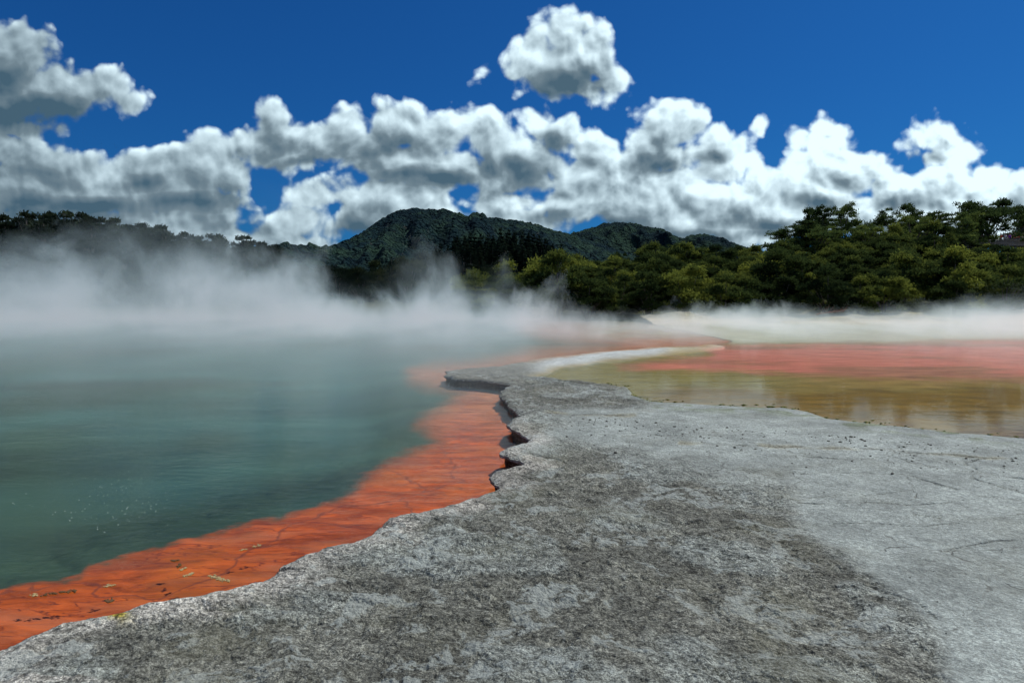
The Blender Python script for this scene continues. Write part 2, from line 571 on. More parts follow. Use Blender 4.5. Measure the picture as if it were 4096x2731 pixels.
# ------------------------------------------------------------------ far terrain heights
SKY_R = [(1000, 660), (1100, 640), (1200, 622), (1280, 606), (1380, 596), (1480, 580), (1560, 578), (1640, 578), (1700, 578), (1760, 576), (1800, 560),
         (1850, 545), (1950, 540), (2010, 536), (2060, 540), (2150, 540), (2200, 540), (2260, 545), (2352, 548), (2700, 540)]
YB = 97.0
_hx = np.array([float(ray(a, b)[0] / ray(a, b)[1]) for a, b in SKY_R])
_hz = np.array([float(elev(a, b, YB)[0]) - 3.7 for a, b in SKY_R])


def far_height(x, y):
    u = x / np.maximum(y, 1.0)
    H = np.interp(u, _hx, _hz)
    H = np.where(u < _hx[0], _hz[0], H)
    bl = H * smooth(57, YB - 3, y) * (1 - 0.35 * smooth(130, 300, y))
    bank = 0.10 * smooth(52, 58, y)
    sx, sy = survey(x, y, 0.2)
    def mound(cx, wd, y0, wy, h):
        return h * np.exp(-((sx - cx) / wd) ** 2 - ((y - y0) / wy) ** 2)
    m = mound(1570, 60, 57, 4, 0.6) + mound(1400, 90, 57, 5, 0.42) + mound(1930, 70, 58, 4, 0.38) + mound(2090, 120, 59, 5, 0.2) + mound(2380, 80, 57, 5, 0.8)
    n = fbm(x * .12, y * .12, 5, 5) * (0.25 * smooth(50, 60, y) + 1.0 * smooth(100, 200, y)) + fbm(x * .9, y * .9, 5, 6) * 0.24 * smooth(50, 56, y)
    left = 1.2 * smooth(64, 80, y) * (u < -0.1)
    return np.maximum(bl, 0) + bank + m + n + left


# ------------------------------------------------------------------ near ground: sinter terrace, pond bed, far bank
def rows_y(y_near, y_far, step):
    sy0, sy1 = survey(0, y_near, 0.05)[1] * K, survey(0, y_far, 0.05)[1] * K
    py = np.arange(sy0, sy1, -step)
    _, yy = ground_pt(0 * py, py / K, 0.05)
    return yy


Y_END = 64.0
ys = np.concatenate([np.linspace(-5, 2.2, 24)[:-1], rows_y(2.2, Y_END, 0.55), [Y_END]])
xl = np.interp(ys, lip_y, lip_x)
# jagged, flaky rim
jag = fbm(ys * 2.6, 0 * ys, 6, 41, 0.62)
xl = xl + jag * np.interp(ys, [0, 3, 8, 16, 30], [0.02, 0.04, 0.10, 0.22, 0.3])
xr = 1.0 * np.maximum(ys, 0) + 7.0
NC = 820
s = np.linspace(0, 1, NC) ** 1.12
X = xl[:, None] + (xr - xl)[:, None] * s[None, :]
Y = np.repeat(ys[:, None], NC, 1)
sx, sy, pond, shelf, red, smo, wob = shade_fields(X, Y)
lipd = poly_dist(X, Y, list(zip(xl[::2], ys[::2]))[:1] + list(zip(xl[::6], ys[::6]))) if False else None
# distance to the rim (horizontal, using local slope of the rim)
slope = np.gradient(xl, ys)
kk = np.ones(9) / 9
slope_s = np.convolve(slope, kk, 'same')
rimd = (X - xl[:, None]) / np.sqrt(1 + slope_s[:, None] ** 2)
rough = 1 - smooth(-30, 24, smo + 40 * fbm(X * 1.1, Y * 1.1, 6, 71, 0.6))
Z = HT + 0.012 * fbm(X * .5, Y * .5, 4, 1) + 0.022 * fbm(X * 1.7, Y * 1.7, 3, 2) * rough
grit = fbm(X * 9, Y * 9, 5, 12, 0.6)
grit2 = np.abs(fbm(X * 5, Y * 7, 5, 14, 0.6))
Z = Z + 0.013 * grit * (0.25 + rough) + 0.016 * (0.25 - grit2) * rough
# flat scaly plates and shallow dishes in the rough part
dish = smooth(0.12, 0.3, fbm(X * 1.4 + 9, Y * 1.4, 3, 51)) * rough
Z = Z + 0.010 * dish
Z = Z - 0.02 * smooth(0.10, 0.0, rimd) ** 2 + 0.012 * smooth(0.0, 0.12, rimd) * smooth(0.5, 0.15, rimd)
# broken crust layers, each a few millimetres to a centimetre thick
for fq, amp, sd_l, k_l in ((0.9, 0.016, 201, 3.6), (2.4, 0.009, 211, 3.0)):
    q_l = fbm(X * fq, Y * fq, 6, sd_l, 0.58) * k_l
    q_l = np.floor(q_l) + smooth(0.86, 1.0, q_l - np.floor(q_l))
    Z = Z + amp * q_l * (0.22 + 0.78 * rough) * smooth(0.0, 0.35, rimd)
# cracks
crk = np.zeros(X.shape)
stain = np.zeros(X.shape)
jx, jy = fbm(X * 6, Y * 6, 4, 61) * 4, fbm(X * 6 + 5, Y * 6, 4, 62) * 3
for pts, wd, kind in CRACKS:
    a = np.array(pts, float)
    m = (sx > a[:, 0].min() - 30) & (sx < a[:, 0].max() + 30) & (sy > a[:, 1].min() - 16) & (sy < a[:, 1].max() + 16)
    d = poly_dist(sx[m] + jx[m], sy[m] + jy[m], pts)
    crk[m] = np.maximum(crk[m], smooth(wd * 0.8, wd * 0.2, d))
    if kind == 'o':
        stain[m] = np.maximum(stain[m], smooth(7, 0, d))
crk = crk * np.clip(0.55 + 0.9 * fbm(X * 5, Y * 5, 4, 64), 0.1, 1)
Z = Z - 0.03 * crk
# pond: the ground dips gently under the water
wet = smooth(-3, 12, pond)
Z = Z * (1 - wet) + (-0.07 + 0.01 * wob) * wet
# far end: drowned west of the end of the rim, rising to the bank
sub = smooth(25.0, 28.5, Y)
Z = Z * (1 - sub) + (-0.07) * sub
Zf = far_height(X, Y)
Z = np.where(Y > 46, Z * (1 - smooth(46, 55, Y)) + Zf * smooth(46, 55, Y), Z)

# albedo
one = np.ones(X.shape + (3,))
A = mixc(COL['rock'] * one, COL['pale'] * one, smooth(-40, 34, smo + 50 * fbm(X * 1.1, Y * 1.1, 6, 71, 0.6)))
A = mixc(A, COL['pale'] * one, 0.5 * dish)
A = mixc(A, COL['rim'] * one, 0.8 * smooth(0.42, 0.05, rimd + 0.16 * fbm(X * 3, Y * 3, 5, 72)) * smooth(11, 7, Y) + 0 * X)
spit = smooth(14.2, 16.5, Y) * (1 - sub)
A = mixc(A, COL['white'] * one, spit * smooth(1180, 1290, sx) * 0.9)
A = mixc(A, COL['rock'] * 1.15 * one, spit * smooth(1240, 1160, sx) * 0.6)
A = mixc(A, COL['cream'] * 1.05 * one, spit * smooth(1500, 1560, sx))
A = mixc(A, COL['rust'] * one, 0.75 * smooth(0.5, 0.05, rimd) * smooth(17, 20, Y))
edge_a = smooth(26, 2, np.abs(pond + 4)) * smooth(1420, 1520, sx) * (Y < 20)
A = mixc(A, COL['green'] * one, 0.6 * edge_a * smooth(-0.1, 0.3, fbm(X * 4, Y * 4, 4, 81)))
A = mixc(A, np.array((0.33, 0.29, 0.15)) * one, 0.45 * stain * smooth(-0.3, 0.3, fbm(X * 3, Y * 3, 4, 65)))
moss = np.exp(-((sx - 272) / 26) ** 2 - ((sy - 1447) / 16) ** 2)
A = mixc(A, np.array((0.46, 0.38, 0.06)) * one, np.clip(moss * 1.5, 0, 1) * smooth(-.3, .1, fbm(X * 14, Y * 14, 4, 83)))
P_ = pond_albedo(sx, sy, X, Y, red, wob)
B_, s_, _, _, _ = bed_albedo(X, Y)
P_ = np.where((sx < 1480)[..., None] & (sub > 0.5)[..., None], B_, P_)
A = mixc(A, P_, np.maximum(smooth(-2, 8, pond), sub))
bankm = smooth(53, 57, Y + fbm(X * .3, Y * .3, 4, 84) * 3)
A = mixc(A, np.array((0.30, 0.295, 0.23)) * one, bankm)
A = mixc(A, np.array((0.26, 0.25, 0.12)) * one, bankm * smooth(-0.1, 0.3, fbm(X * .5, Y * .8, 5, 85)) * 0.8)
gritw = (0.50 + 0.50 * rough) * (1 - wet) * (1 - sub)
gritw = np.where(spit > 0.5, gritw * 0.5, gritw)
gritw = np.maximum(gritw, bankm * 0.9)

# overhanging flaky lip: extra columns to the left of the rim, offset along its normal
nrm = np.stack([-np.ones_like(slope_s), slope_s], 1)
nrm /= np.linalg.norm(nrm, axis=1)[:, None]       # points out over the pool
z0 = Z[:, 0]
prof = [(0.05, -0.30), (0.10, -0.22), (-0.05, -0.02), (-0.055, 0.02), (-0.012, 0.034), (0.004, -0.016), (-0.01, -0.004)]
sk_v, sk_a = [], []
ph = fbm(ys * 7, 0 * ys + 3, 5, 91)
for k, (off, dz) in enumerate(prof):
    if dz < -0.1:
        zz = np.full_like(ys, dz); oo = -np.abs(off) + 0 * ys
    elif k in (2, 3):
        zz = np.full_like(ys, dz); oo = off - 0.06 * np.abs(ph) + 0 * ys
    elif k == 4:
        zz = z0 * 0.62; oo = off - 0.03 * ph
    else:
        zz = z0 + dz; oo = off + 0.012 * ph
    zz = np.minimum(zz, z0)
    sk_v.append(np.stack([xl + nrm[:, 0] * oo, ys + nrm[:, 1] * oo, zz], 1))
    sk_a.append(np.repeat(np.array([[0.10, 0.095, 0.08]]) if k < 5 else COL['rim'][None] * 0.9, len(ys), 0))  # undercut wall below the lip painted dark, its shade put into the albedo
SV = np.stack(sk_v, 1)
SA = np.stack(sk_a, 1)
SA = np.where((ys > 23.3)[:, None, None], A[:, :1, :], SA)
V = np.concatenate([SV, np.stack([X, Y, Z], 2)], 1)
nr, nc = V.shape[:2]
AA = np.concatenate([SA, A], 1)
z7 = np.zeros((nr, len(prof)))
attrs = dict(albedo=AA.reshape(-1, 3), grit=np.concatenate([z7 + 1, gritw], 1).ravel(), crack=np.concatenate([z7, crk], 1).ravel(),
             wet=np.concatenate([z7, np.maximum(wet, sub * (1 - bankm))], 1).ravel(), pale=np.concatenate([z7, 1 - rough], 1).ravel())

m_ground, t, out = material('sinter ground')
geo = t.node('ShaderNodeNewGeometry').outputs['Position']
g, ck, wt, pl = t.attr('grit'), t.attr('crack'), t.attr('wet'), t.attr('pale')
base = t.attr('albedo', 'Color')
n_f = t.noise(geo, 36, 6, 0.70)
n_m = t.noise(geo, 9, 6, 0.62, 0.6)
n_c = t.noise(geo, 2.2, 5, 0.6, 0.8)
vor = t.voro(geo, 30, Detail=2.0)
n_b = t.noise(geo, 0.9, 4, 0.6, 0.6)
n_g = t.noise(geo, 110, 4, 0.7)
speck = t.math('MULTIPLY', t.map(n_f, 0.38, 0.60, 0.34, 1.34), t.map(n_m, 0.38, 0.62, 0.66, 1.22))
speck = t.math('MULTIPLY', speck, t.map(n_g, 0.40, 0.58, 0.45, 1.35))
speck = t.math('MULTIPLY', speck, t.map(n_b, 0.35, 0.65, 0.78, 1.28))
vein = t.map(t.math('ABSOLUTE', t.math('SUBTRACT', t.noise(t.vec('MULTIPLY', geo, (1, 1.3, 1)), 7.5, 7, 0.66, 0.5), 0.5)), 0.0, 0.022, 0.40, 1.0)
speck = t.math('MULTIPLY', speck, vein)
speck = t.mix(g, (1, 1, 1), speck)
c1 = t.mix(1.0, base, speck, 'MULTIPLY')
light_p = t.math('MULTIPLY', t.map(n_c, 0.53, 0.58, smooth=True), t.map(n_m, 0.44, 0.50, smooth=True))
c1 = t.mix(t.math('MULTIPLY', t.math('MULTIPLY', light_p, g), 0.5), c1, (0.34, 0.385, 0.37))
warm = t.math('MULTIPLY', t.map(t.noise(geo, 1.1, 4, 0.6), 0.5, 0.68, smooth=True), t.math('MULTIPLY', g, 0.35))
c1 = t.mix(warm, c1, (0.155, 0.155, 0.105))
fs = t.noise(geo, 75, 3, 0.6)
dots = t.math('MULTIPLY', t.map(fs, 0.565, 0.64, smooth=True), t.math('MULTIPLY', pl, t.math('SUBTRACT', 1.0, wt)))
c1 = t.mix(t.math('MULTIPLY', dots, 0.55), c1, (0.13, 0.13, 0.12))
pl2 = t.map(t.noise(geo, 1.7, 7, 0.66), 0.33, 0.67, 0.70, 1.16)
c1 = t.mix(pl, c1, t.mix(1.0, c1, pl2, 'MULTIPLY'))
vcr = t.voro(t.vec('ADD', geo, t.vec('MULTIPLY', t.noise(geo, 3.0, 3, color=True), (0.5, 0.5, 0))), 1.25, feature='DISTANCE_TO_EDGE', dim='2D')
hair = t.math('MULTIPLY', t.map(vcr, 0.012, 0.004), t.math('MULTIPLY', t.map(n_c, 0.45, 0.6), t.math('MULTIPLY', pl, t.math('SUBTRACT', 1.0, wt))))
crall = t.math('MAXIMUM', ck, t.math('MULTIPLY', hair, 0.7))
c1 = t.mix(t.math('MULTIPLY', crall, 0.85), c1, (0.07, 0.065, 0.05))
st = t.vec('MULTIPLY', geo, (0.6, 2.6, 1))
c1 = t.mix(wt, c1, t.mix(1.0, c1, t.map(t.noise(st, 1.3, 6, 0.62), 0.3, 0.7, 0.62, 1.32), 'MULTIPLY'))
hh = t.math('ADD', t.math('MULTIPLY', n_f, 0.5), n_m)
hh = t.math('SUBTRACT', hh, t.math('MULTIPLY', vor, 0.5))
bmp = t.bump(t.math('MULTIPLY', hh, t.math('ADD', t.math('MULTIPLY', g, 0.9), 0.15)), 1.0, 0.028)
bmp = t.bump(t.math('MULTIPLY', crall, -1.0), 0.8, 0.01, bmp)
principled(t, out, c1, 0.86, 0.22, bmp)

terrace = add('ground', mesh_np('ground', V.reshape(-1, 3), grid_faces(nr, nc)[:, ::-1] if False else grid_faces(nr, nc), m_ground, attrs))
tag(terrace, 'cracked grey sinter terrace between green pool and brown pond', kind='structure')

# ------------------------------------------------------------------ pool bed (orange shelf falling to turbid green depth)
yb = np.concatenate([np.linspace(-6, 2.4, 20)[:-1], rows_y(2.4, 70, 0.7)])
NB = 620
xlb = np.interp(yb, lip_y, lip_x)
sb = np.linspace(0, 1, NB) ** 1.6
XB = (xlb + 0.45)[:, None] - (np.maximum(yb, 0) * 0.0 + 1.25 * np.maximum(yb, 0) + 8 + xlb)[:, None] * sb[None, :]
YBm = np.repeat(yb[:, None], NB, 1)
BA, bs, bsx, bsy, bshelf = bed_albedo(XB, YBm)
ZB = -0.13 - 0.22 * smooth(0, -160, bshelf) + 0.016 * fbm(XB * 3, YBm * 3, 4, 101) * bs
ZB = ZB - 0.006
ZB = np.where(YBm > 23, np.maximum(ZB, ZB * 0 - 0.45) * (1 - smooth(23, 27, YBm) * bs) + (-0.085) * smooth(23, 27, YBm) * bs, ZB)
m_bed, t, out = material('pool bed')
geo = t.node('ShaderNodeNewGeometry').outputs['Position']
base, sh = t.attr('albedo', 'Color'), t.attr('shelf')
st = t.vec('MULTIPLY', geo, (0.75, 2.4, 1))
nz = t.noise(st, 3.2, 8, 0.68, 0.5)
nz2 = t.noise(st, 1.2, 5, 0.62, 0.4)
nz3 = t.noise(t.vec('MULTIPLY', geo, (1.6, 6.0, 1)), 3.5, 5, 0.65, 0.8)
c = t.mix(sh, base, t.mix(1.0, base, t.map(nz, 0.34, 0.66, 0.40, 1.42), 'MULTIPLY'))
c = t.mix(t.math('MULTIPLY', t.map(nz2, 0.48, 0.62), t.math('MULTIPLY', sh, 0.45)), c, (0.36, 0.13, 0.07))
c = t.mix(t.math('MULTIPLY', t.map(t.noise(geo, 0.55, 5, 0.65), 0.50, 0.66), t.math('MULTIPLY', sh, 0.5)), c, (0.46, 0.13, 0.02))
c = t.mix(t.math('MULTIPLY', t.map(t.noise(st, 0.7, 6, 0.65), 0.52, 0.62), t.math('MULTIPLY', sh, 0.6)), c, (0.20, 0.045, 0.018))
flake = t.math('MAXIMUM', t.math('MULTIPLY', t.map(t.math('ABSOLUTE', t.math('SUBTRACT', nz2, 0.50)), 0.016, 0.003), t.map(nz, 0.42, 0.55)), t.map(nz3, 0.60, 0.68, 0, 0.8))
flake = t.math('MULTIPLY', flake, sh)
c = t.mix(t.math('MULTIPLY', flake, 0.8), c, (0.085, 0.016, 0.010))
vc = t.voro(t.vec('ADD', geo, t.vec('MULTIPLY', t.noise(geo, 2.0, 4, color=True), (0.7, 0.7, 0))), 0.62, feature='DISTANCE_TO_EDGE', dim='2D')
c = t.mix(t.math('MULTIPLY', t.math('MULTIPLY', t.map(vc, 0.014, 0.004), sh), 0.7), c, (0.16, 0.04, 0.02))
c = t.mix(t.math('SUBTRACT', 1.0, sh), c, t.mix(1.0, c, t.map(t.noise(t.vec('MULTIPLY', geo, (0.25, 1.0, 1)), 0.8, 5, 0.6), 0.3, 0.7, 0.72, 1.3), 'MULTIPLY'))
principled(t, out, c, 0.9, 0.1, t.bump(nz, 0.5, 0.03))
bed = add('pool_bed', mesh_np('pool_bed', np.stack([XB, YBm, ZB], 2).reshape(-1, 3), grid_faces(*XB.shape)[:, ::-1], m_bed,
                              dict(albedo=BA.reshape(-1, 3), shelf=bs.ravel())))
tag(bed, 'orange mineral shelf sloping under the green pool water', kind='structure')

# ------------------------------------------------------------------ water
m_wat, t, out = material('hot spring water')
geo = t.node('ShaderNodeNewGeometry').outputs['Position']
p1 = t.vec('MULTIPLY', geo, (0.7, 1.25, 1))
rip = t.math('ADD', t.math('MULTIPLY', t.noise(p1, 7.0, 4, 0.6), 0.6), t.noise(p1, 1.3, 4, 0.55, 0.5))
px_ = t.node('ShaderNodeSeparateXYZ')
t.l.new(geo, px_.inputs[0])
pondside = t.map(t.math('SUBTRACT', px_.outputs[0], t.math('MULTIPLY', px_.outputs[1], 0.08)), -1.0, 2.5)
bw = t.bump(t.math('MULTIPLY', rip, t.map(pondside, 0.0, 1.0, 0.7, 0.16)), 0.35, 0.03)
fr = t.node('ShaderNodeFresnel')
fr.inputs['IOR'].default_value = 1.33
t.l.new(bw, fr.inputs['Normal'])
gl = t.node('ShaderNodeBsdfGlossy')
gl.inputs['Roughness'].default_value = 0.10
gl.inputs['Color'].default_value = (0.9, 0.95, 0.95, 1)
t.l.new(bw, gl.inputs['Normal'])
tr = t.node('ShaderNodeBsdfTransparent')
tr.inputs['Color'].default_value = (0.93, 0.97, 0.96, 1)
mx = t.node('ShaderNodeMixShader')
gl_r = t.map(pondside, 0.0, 1.0, 0.12, 0.04)
t.l.new(gl_r, gl.inputs['Roughness'])
t.put(mx.inputs[0], t.math('MULTIPLY', fr.outputs[0], t.map(pondside, 0.0, 1.0, 0.5, 0.42)))
t.l.new(tr.outputs[0], mx.inputs[1])
t.l.new(gl.outputs[0], mx.inputs[2])
t.l.new(mx.outputs[0], out.inputs['Surface'])
wv = np.array([(-160, -8, 0), (110, -8, 0), (110, 72, 0), (-160, 72, 0)])
# the sheet keeps clear of the ground behind the viewer by lying under the terrace
water = add('water', mesh_np('water', wv, [[0, 1, 2, 3]], m_wat))
tag(water, 'still steaming hot spring water', kind='structure')

# ------------------------------------------------------------------ far ground out to the horizon
yf = np.concatenate([[Y_END - 0.02], np.linspace(Y_END, 130, 120), np.geomspace(132, 14000, 90)])
NF = 420
sf = np.linspace(-1, 1, NF)
XF = sf[None, :] * (yf[:, None] * 1.25 + 40)
YF = np.repeat(yf[:, None], NF, 1)
ZF = far_height(XF, YF)
ZF[0] = -1.0
ZF = np.where(YF > 400, ZF * (1 - smooth(400, 900, YF)) + 1.0 * smooth(400, 900, YF), ZF)
m_far, t, out = material('scrubby earth')
geo = t.node('ShaderNodeNewGeometry').outputs['Position']
c = t.mix(t.map(t.noise(geo, 0.5, 6, 0.65), 0.35, 0.65), (0.030, 0.040, 0.012), (0.075, 0.07, 0.03))
principled(t, out, c, 0.95, 0.05, t.bump(t.noise(geo, 1.5, 5, 0.7), 1.0, 0.4))
farg = add('terrain', mesh_np('terrain', np.stack([XF, YF, ZF], 2).reshape(-1, 3), grid_faces(*XF.shape), m_far))
tag(farg, 'scrub covered rising ground behind the pools', kind='structure')

# ------------------------------------------------------------------ mountains
m_hill, t, out = material('forested hill')
geo = t.node('ShaderNodeNewGeometry').outputs['Position']
v1 = t.voro(geo, 0.055, Detail=1.0)
v2 = t.voro(geo, 0.13)
nb = t.noise(geo, 0.006, 6, 0.62)
nn = t.noise(geo, 0.03, 5, 0.7)
c = t.mix(t.map(nb, 0.42, 0.60, smooth=True), (0.006, 0.018, 0.026), (0.017, 0.038, 0.032))  # blue of distance haze mixed into the forest colour
c = t.mix(t.map(nn, 0.40, 0.62), c, t.mix(1.0, c, (1.7, 1.6, 1.3), 'MULTIPLY'))
c = t.mix(t.math('MULTIPLY', t.map(t.noise(t.vec('MULTIPLY', geo, (1, 1, 0.35)), 0.02, 6, 0.7), 0.63, 0.70), 0.35), c, (0.17, 0.17, 0.14))
hgt = t.math('SUBTRACT', t.math('MULTIPLY', nn, 0.8), t.math('ADD', v1, t.math('MULTIPLY', v2, 0.5)))
principled(t, out, c, 0.95, 0.03, t.bump(hgt, 1.0, 26.0))


def mountain(name, ridge, Y0, depth, label, seed, lo, hi):
    ridge = np.array(ridge, float)
    sx_ = np.linspace(lo, hi, 700)
    top = np.interp(sx_, ridge[:, 0], ridge[:, 1])
    kk_ = np.ones(9) / 9
    top = np.convolve(np.pad(top, 4, 'edge'), kk_, 'valid')
    a, b, c_ = ray(sx_, top)
    uu, hz = a / b, CAMZ + Y0 * c_ / b
    dd = np.concatenate([np.linspace(-1, 0, 110), np.linspace(0.03, 1, 30)])
    D = np.repeat(dd[:, None], len(sx_), 1)
    Yh = Y0 + D * depth
    Xh = uu[None, :] * Y0 * (1 + 0.12 * D)
    prof_ = np.where(D < 0, (1 - np.abs(D)) ** 1.15, (1 - D) ** 1.3)
    gul = fbm(Xh / 230.0 + D * .7, D * 1.6 + 3, 5, seed, 0.55)
    Zh = hz[None, :] * prof_
    Zh = Zh + gul * hz[None, :] * 0.55 * smooth(0.0, -0.4, D) * smooth(-1, -0.7, D) + np.abs(gul) * 0
    can = fbm(Xh / 22.0, Yh / 22.0, 3, seed + 3, 0.7) * 7.0 + fbm(Xh / 9.0, Yh / 9.0, 2, seed + 5) * 4
    Zh = np.maximum(Zh + can * smooth(0, 60, Zh), -2)
    o = add(name, mesh_np(name, np.stack([Xh, Yh, Zh], 2).reshape(-1, 3), grid_faces(*Xh.shape), m_hill))
    tag(o, label, kind='structure')


mountain('hill', [(330, 690), (500, 665), (620, 632), (700, 602), (760, 577), (800, 553), (840, 528), (880, 500), (912, 484), (942, 478), (1000, 480),
                  (1040, 487), (1062, 496), (1100, 495), (1170, 503), (1230, 514), (1270, 527), (1320, 540), (1380, 560), (1450, 585), (1600, 640), (1750, 688)],
         2300, 1300, 'tall forested mountain with long left slope', 301, 330, 1750)
mountain('hill', [(1050, 688), (1200, 600), (1300, 540), (1345, 525), (1385, 513), (1430, 509), (1472, 515), (1522, 531), (1570, 548), (1640, 566), (1760, 610), (1900, 688)],
         3300, 1500, 'lower rounded blue green forested hill right of the mountain', 331, 1050, 1900)
mountain('hill', [(1450, 688), (1540, 560), (1580, 541), (1612, 535), (1640, 541), (1700, 563), (1800, 600), (2000, 688)],
         4300, 1500, 'small far blue hill just above the bush', 351, 1450, 2000)

# ------------------------------------------------------------------ foliage
def leaf_material(name, dark_c, mid_c, light_c, trans=0.38):
    m, t, out = material(name)
    oi = t.node('ShaderNodeObjectInfo')
    tint = t.attr('tint')
    f = t.math('ADD', t.math('MULTIPLY', tint, 0.5), t.math('MULTIPLY', oi.outputs['Random'], 0.62))
    c = t.mix(t.map(f, 0.1, 0.6), dark_c, mid_c)
    c = t.mix(t.map(f, 0.6, 1.05), c, light_c)
    b = t.node('ShaderNodeBsdfDiffuse')
    t.l.new(c, b.inputs[0])
    tl = t.node('ShaderNodeBsdfTranslucent')
    t.l.new(c, tl.inputs[0])
    mx = t.node('ShaderNodeMixShader')
    mx.inputs[0].default_value = trans
    t.l.new(b.outputs[0], mx.inputs[1]); t.l.new(tl.outputs[0], mx.inputs[2])
    t.l.new(mx.outputs[0], out.inputs['Surface'])
    return m


M_BUSH = leaf_material('bush leaves', (0.015, 0.027, 0.012), (0.055, 0.082, 0.024), (0.22, 0.25, 0.045))
M_CAN = leaf_material('umbrella tree leaves', (0.022, 0.040, 0.016), (0.070, 0.108, 0.034), (0.20, 0.25, 0.055))
M_MIST = leaf_material('dark broadleaf', (0.012, 0.020, 0.014), (0.022, 0.034, 0.020), (0.035, 0.05, 0.025))
M_PINE = leaf_material('pine needles', (0.008, 0.015, 0.011), (0.014, 0.026, 0.018), (0.022, 0.036, 0.022))
m_bark, t, out = material('bark')
geo = t.node('ShaderNodeTexCoord').outputs['Object']
principled(t, out, t.mix(t.noise(geo, 9, 5, 0.7), (0.05, 0.042, 0.034), (0.17, 0.15, 0.13)), 0.9, 0.1)


def tube(pts, radii, n=7):
    vs, fs = [], []
    pts = [Vector(p) for p in pts]
    for i, p in enumerate(pts):
        d = (pts[min(i + 1, len(pts) - 1)] - pts[max(i - 1, 0)]).normalized()
        a = d.cross(Vector((0.31, 0.9, 0.2))).normalized()
        b = d.cross(a)
        for k in range(n):
            an = 2 * math.pi * k / n
            vs.append(p + (a * math.cos(an) + b * math.sin(an)) * radii[i])
    for i in range(len(pts) - 1):
        for k in range(n):
            fs.append((i * n + k, i * n + (k + 1) % n, (i + 1) * n + (k + 1) % n, (i + 1) * n + k))
    return vs, fs


def join(parts):
    V_, F_ = [], []
    for v, f in parts:
        o = len(V_)
        V_ += [tuple(q) for q in v]
        F_ += [tuple(i + o for i in q) for q in f]
    return V_, F_


def leaves(clumps, n_tot, size, r, up=0.3):
    """clumps: (x,y,z,rx,ry,rz); sprays of small pointed leaves through each clump, denser towards its skin"""
    cl = np.array(clumps)
    wgt = (cl[:, 3] * cl[:, 4] * cl[:, 5]) ** 0.72
    idx = r.choice(len(cl), n_tot, p=wgt / wgt.sum())
    d = r.normal(size=(n_tot, 3))
    d /= np.linalg.norm(d, axis=1)[:, None]
    d[:, 2] = np.where(d[:, 2] < -0.25, -d[:, 2] * 0.6, d[:, 2])
    rad = r.random(n_tot) ** 0.42 * (1 + 0.22 * r.normal(size=n_tot).clip(-1, 1.6))
    cen = cl[idx, :3] + d * rad[:, None] * cl[idx, 3:]
    ax = d + r.normal(size=(n_tot, 3)) * 0.9
    ax[:, 2] += up
    ax /= np.linalg.norm(ax, axis=1)[:, None]
    q = r.normal(size=(n_tot, 3))
    sd_ = np.cross(ax, q)
    sd_ /= np.linalg.norm(sd_, axis=1)[:, None] + 1e-9
    L = size * (0.6 + 0.9 * r.random(n_tot))[:, None]
    Wd = L * 0.36
    v = np.stack([cen - ax * L * .5, cen + sd_ * Wd * .5 - ax * L * 0.05, cen + ax * L * .5, cen - sd_ * Wd * .5 + ax * L * 0.05], 1).reshape(-1, 3)
    f = np.arange(n_tot * 4).reshape(-1, 4)
    ctint = r.random(len(cl))
    ti = np.repeat(np.clip(ctint[idx] * 0.75 + 0.35 * r.random(n_tot), 0, 1), 4)
    return v, f, ti


def crown_mesh(name, clumps, n, size, mat, seed, up=0.3):
    v, f, ti = leaves(clumps, n, size, np.random.default_rng(seed), up)
    return mesh_np(name, v, f, mat, dict(tint=ti), smooth_sh=False)


def trunk_mesh(name, parts):
    v, f = join(parts)
    return mesh_np(name, v, f, m_bark)


def bush_proto(k):
    """rounded multi-stemmed shrub, unit: about 4 m tall, 4.4 m across"""
    r = random.Random(100 + k)
    cl, tb = [], []
    for i in range(34):
        a = r.random() * 6.283
        q = math.sqrt(r.random())
        h = 0.25 + (3.3 - 1.6 * q * q) * (0.1 + 0.9 * r.random())
        rr = 1.75 * q
        s_ = r.uniform(0.34, 0.72)
        p = (rr * math.cos(a), rr * math.sin(a), h)
        cl.append(p + (s_, s_, s_ * r.uniform(0.6, 0.85)))
        if i % 3 == 0:
            tb.append(tube([(0.1 * math.cos(a), 0.1 * math.sin(a), -0.4), (p[0] * .35, p[1] * .35, h * .45), (p[0] * .9, p[1] * .9, h * .95)], [0.07, 0.045, 0.015], 5))
    return crown_mesh('crown', cl, 9500, 0.21, M_BUSH, 200 + k), trunk_mesh('trunk', tb)


def umbrella_proto(k):
    """broad tree with layered boughs, about 6.4 m tall, 6 m across"""
    r = random.Random(300 + k)
    cl, tb = [], []
    tb.append(tube([(0, 0, -0.5), (0.1, 0, 1.0), (-0.1, 0.1, 2.4)], [0.2, 0.16, 0.12]))
    for i in range(20 + 3 * k):
        a = i * 2.4 + r.random()
        lv = r.random() ** 0.8
        q = math.sqrt(r.uniform(0.02, 1.0))
        rr = 2.6 * q
        h = 1.6 + (4.3 * math.sqrt(max(0.02, 1.03 - q * q)) - 0.1) * (0.30 + 0.70 * lv)
        p = (rr * math.cos(a), rr * math.sin(a), h)
        tb.append(tube([(-0.05, 0.05, 1.0 + lv), (p[0] * .5, p[1] * .5, (1.6 + h) * .5 + .1), (p[0], p[1], h - 0.1)], [0.09, 0.06, 0.02], 5))
        for j in range(5):
            s_ = r.uniform(0.28, 0.62)
            cl.append((p[0] + r.uniform(-.7, .7), p[1] + r.uniform(-.7, .7), h + r.uniform(-.4, .45), s_, s_, s_ * r.uniform(0.5, 0.95)))
    return crown_mesh('crown', cl, 13000, 0.19, M_CAN, 400 + k, 0.8), trunk_mesh('trunk', tb)


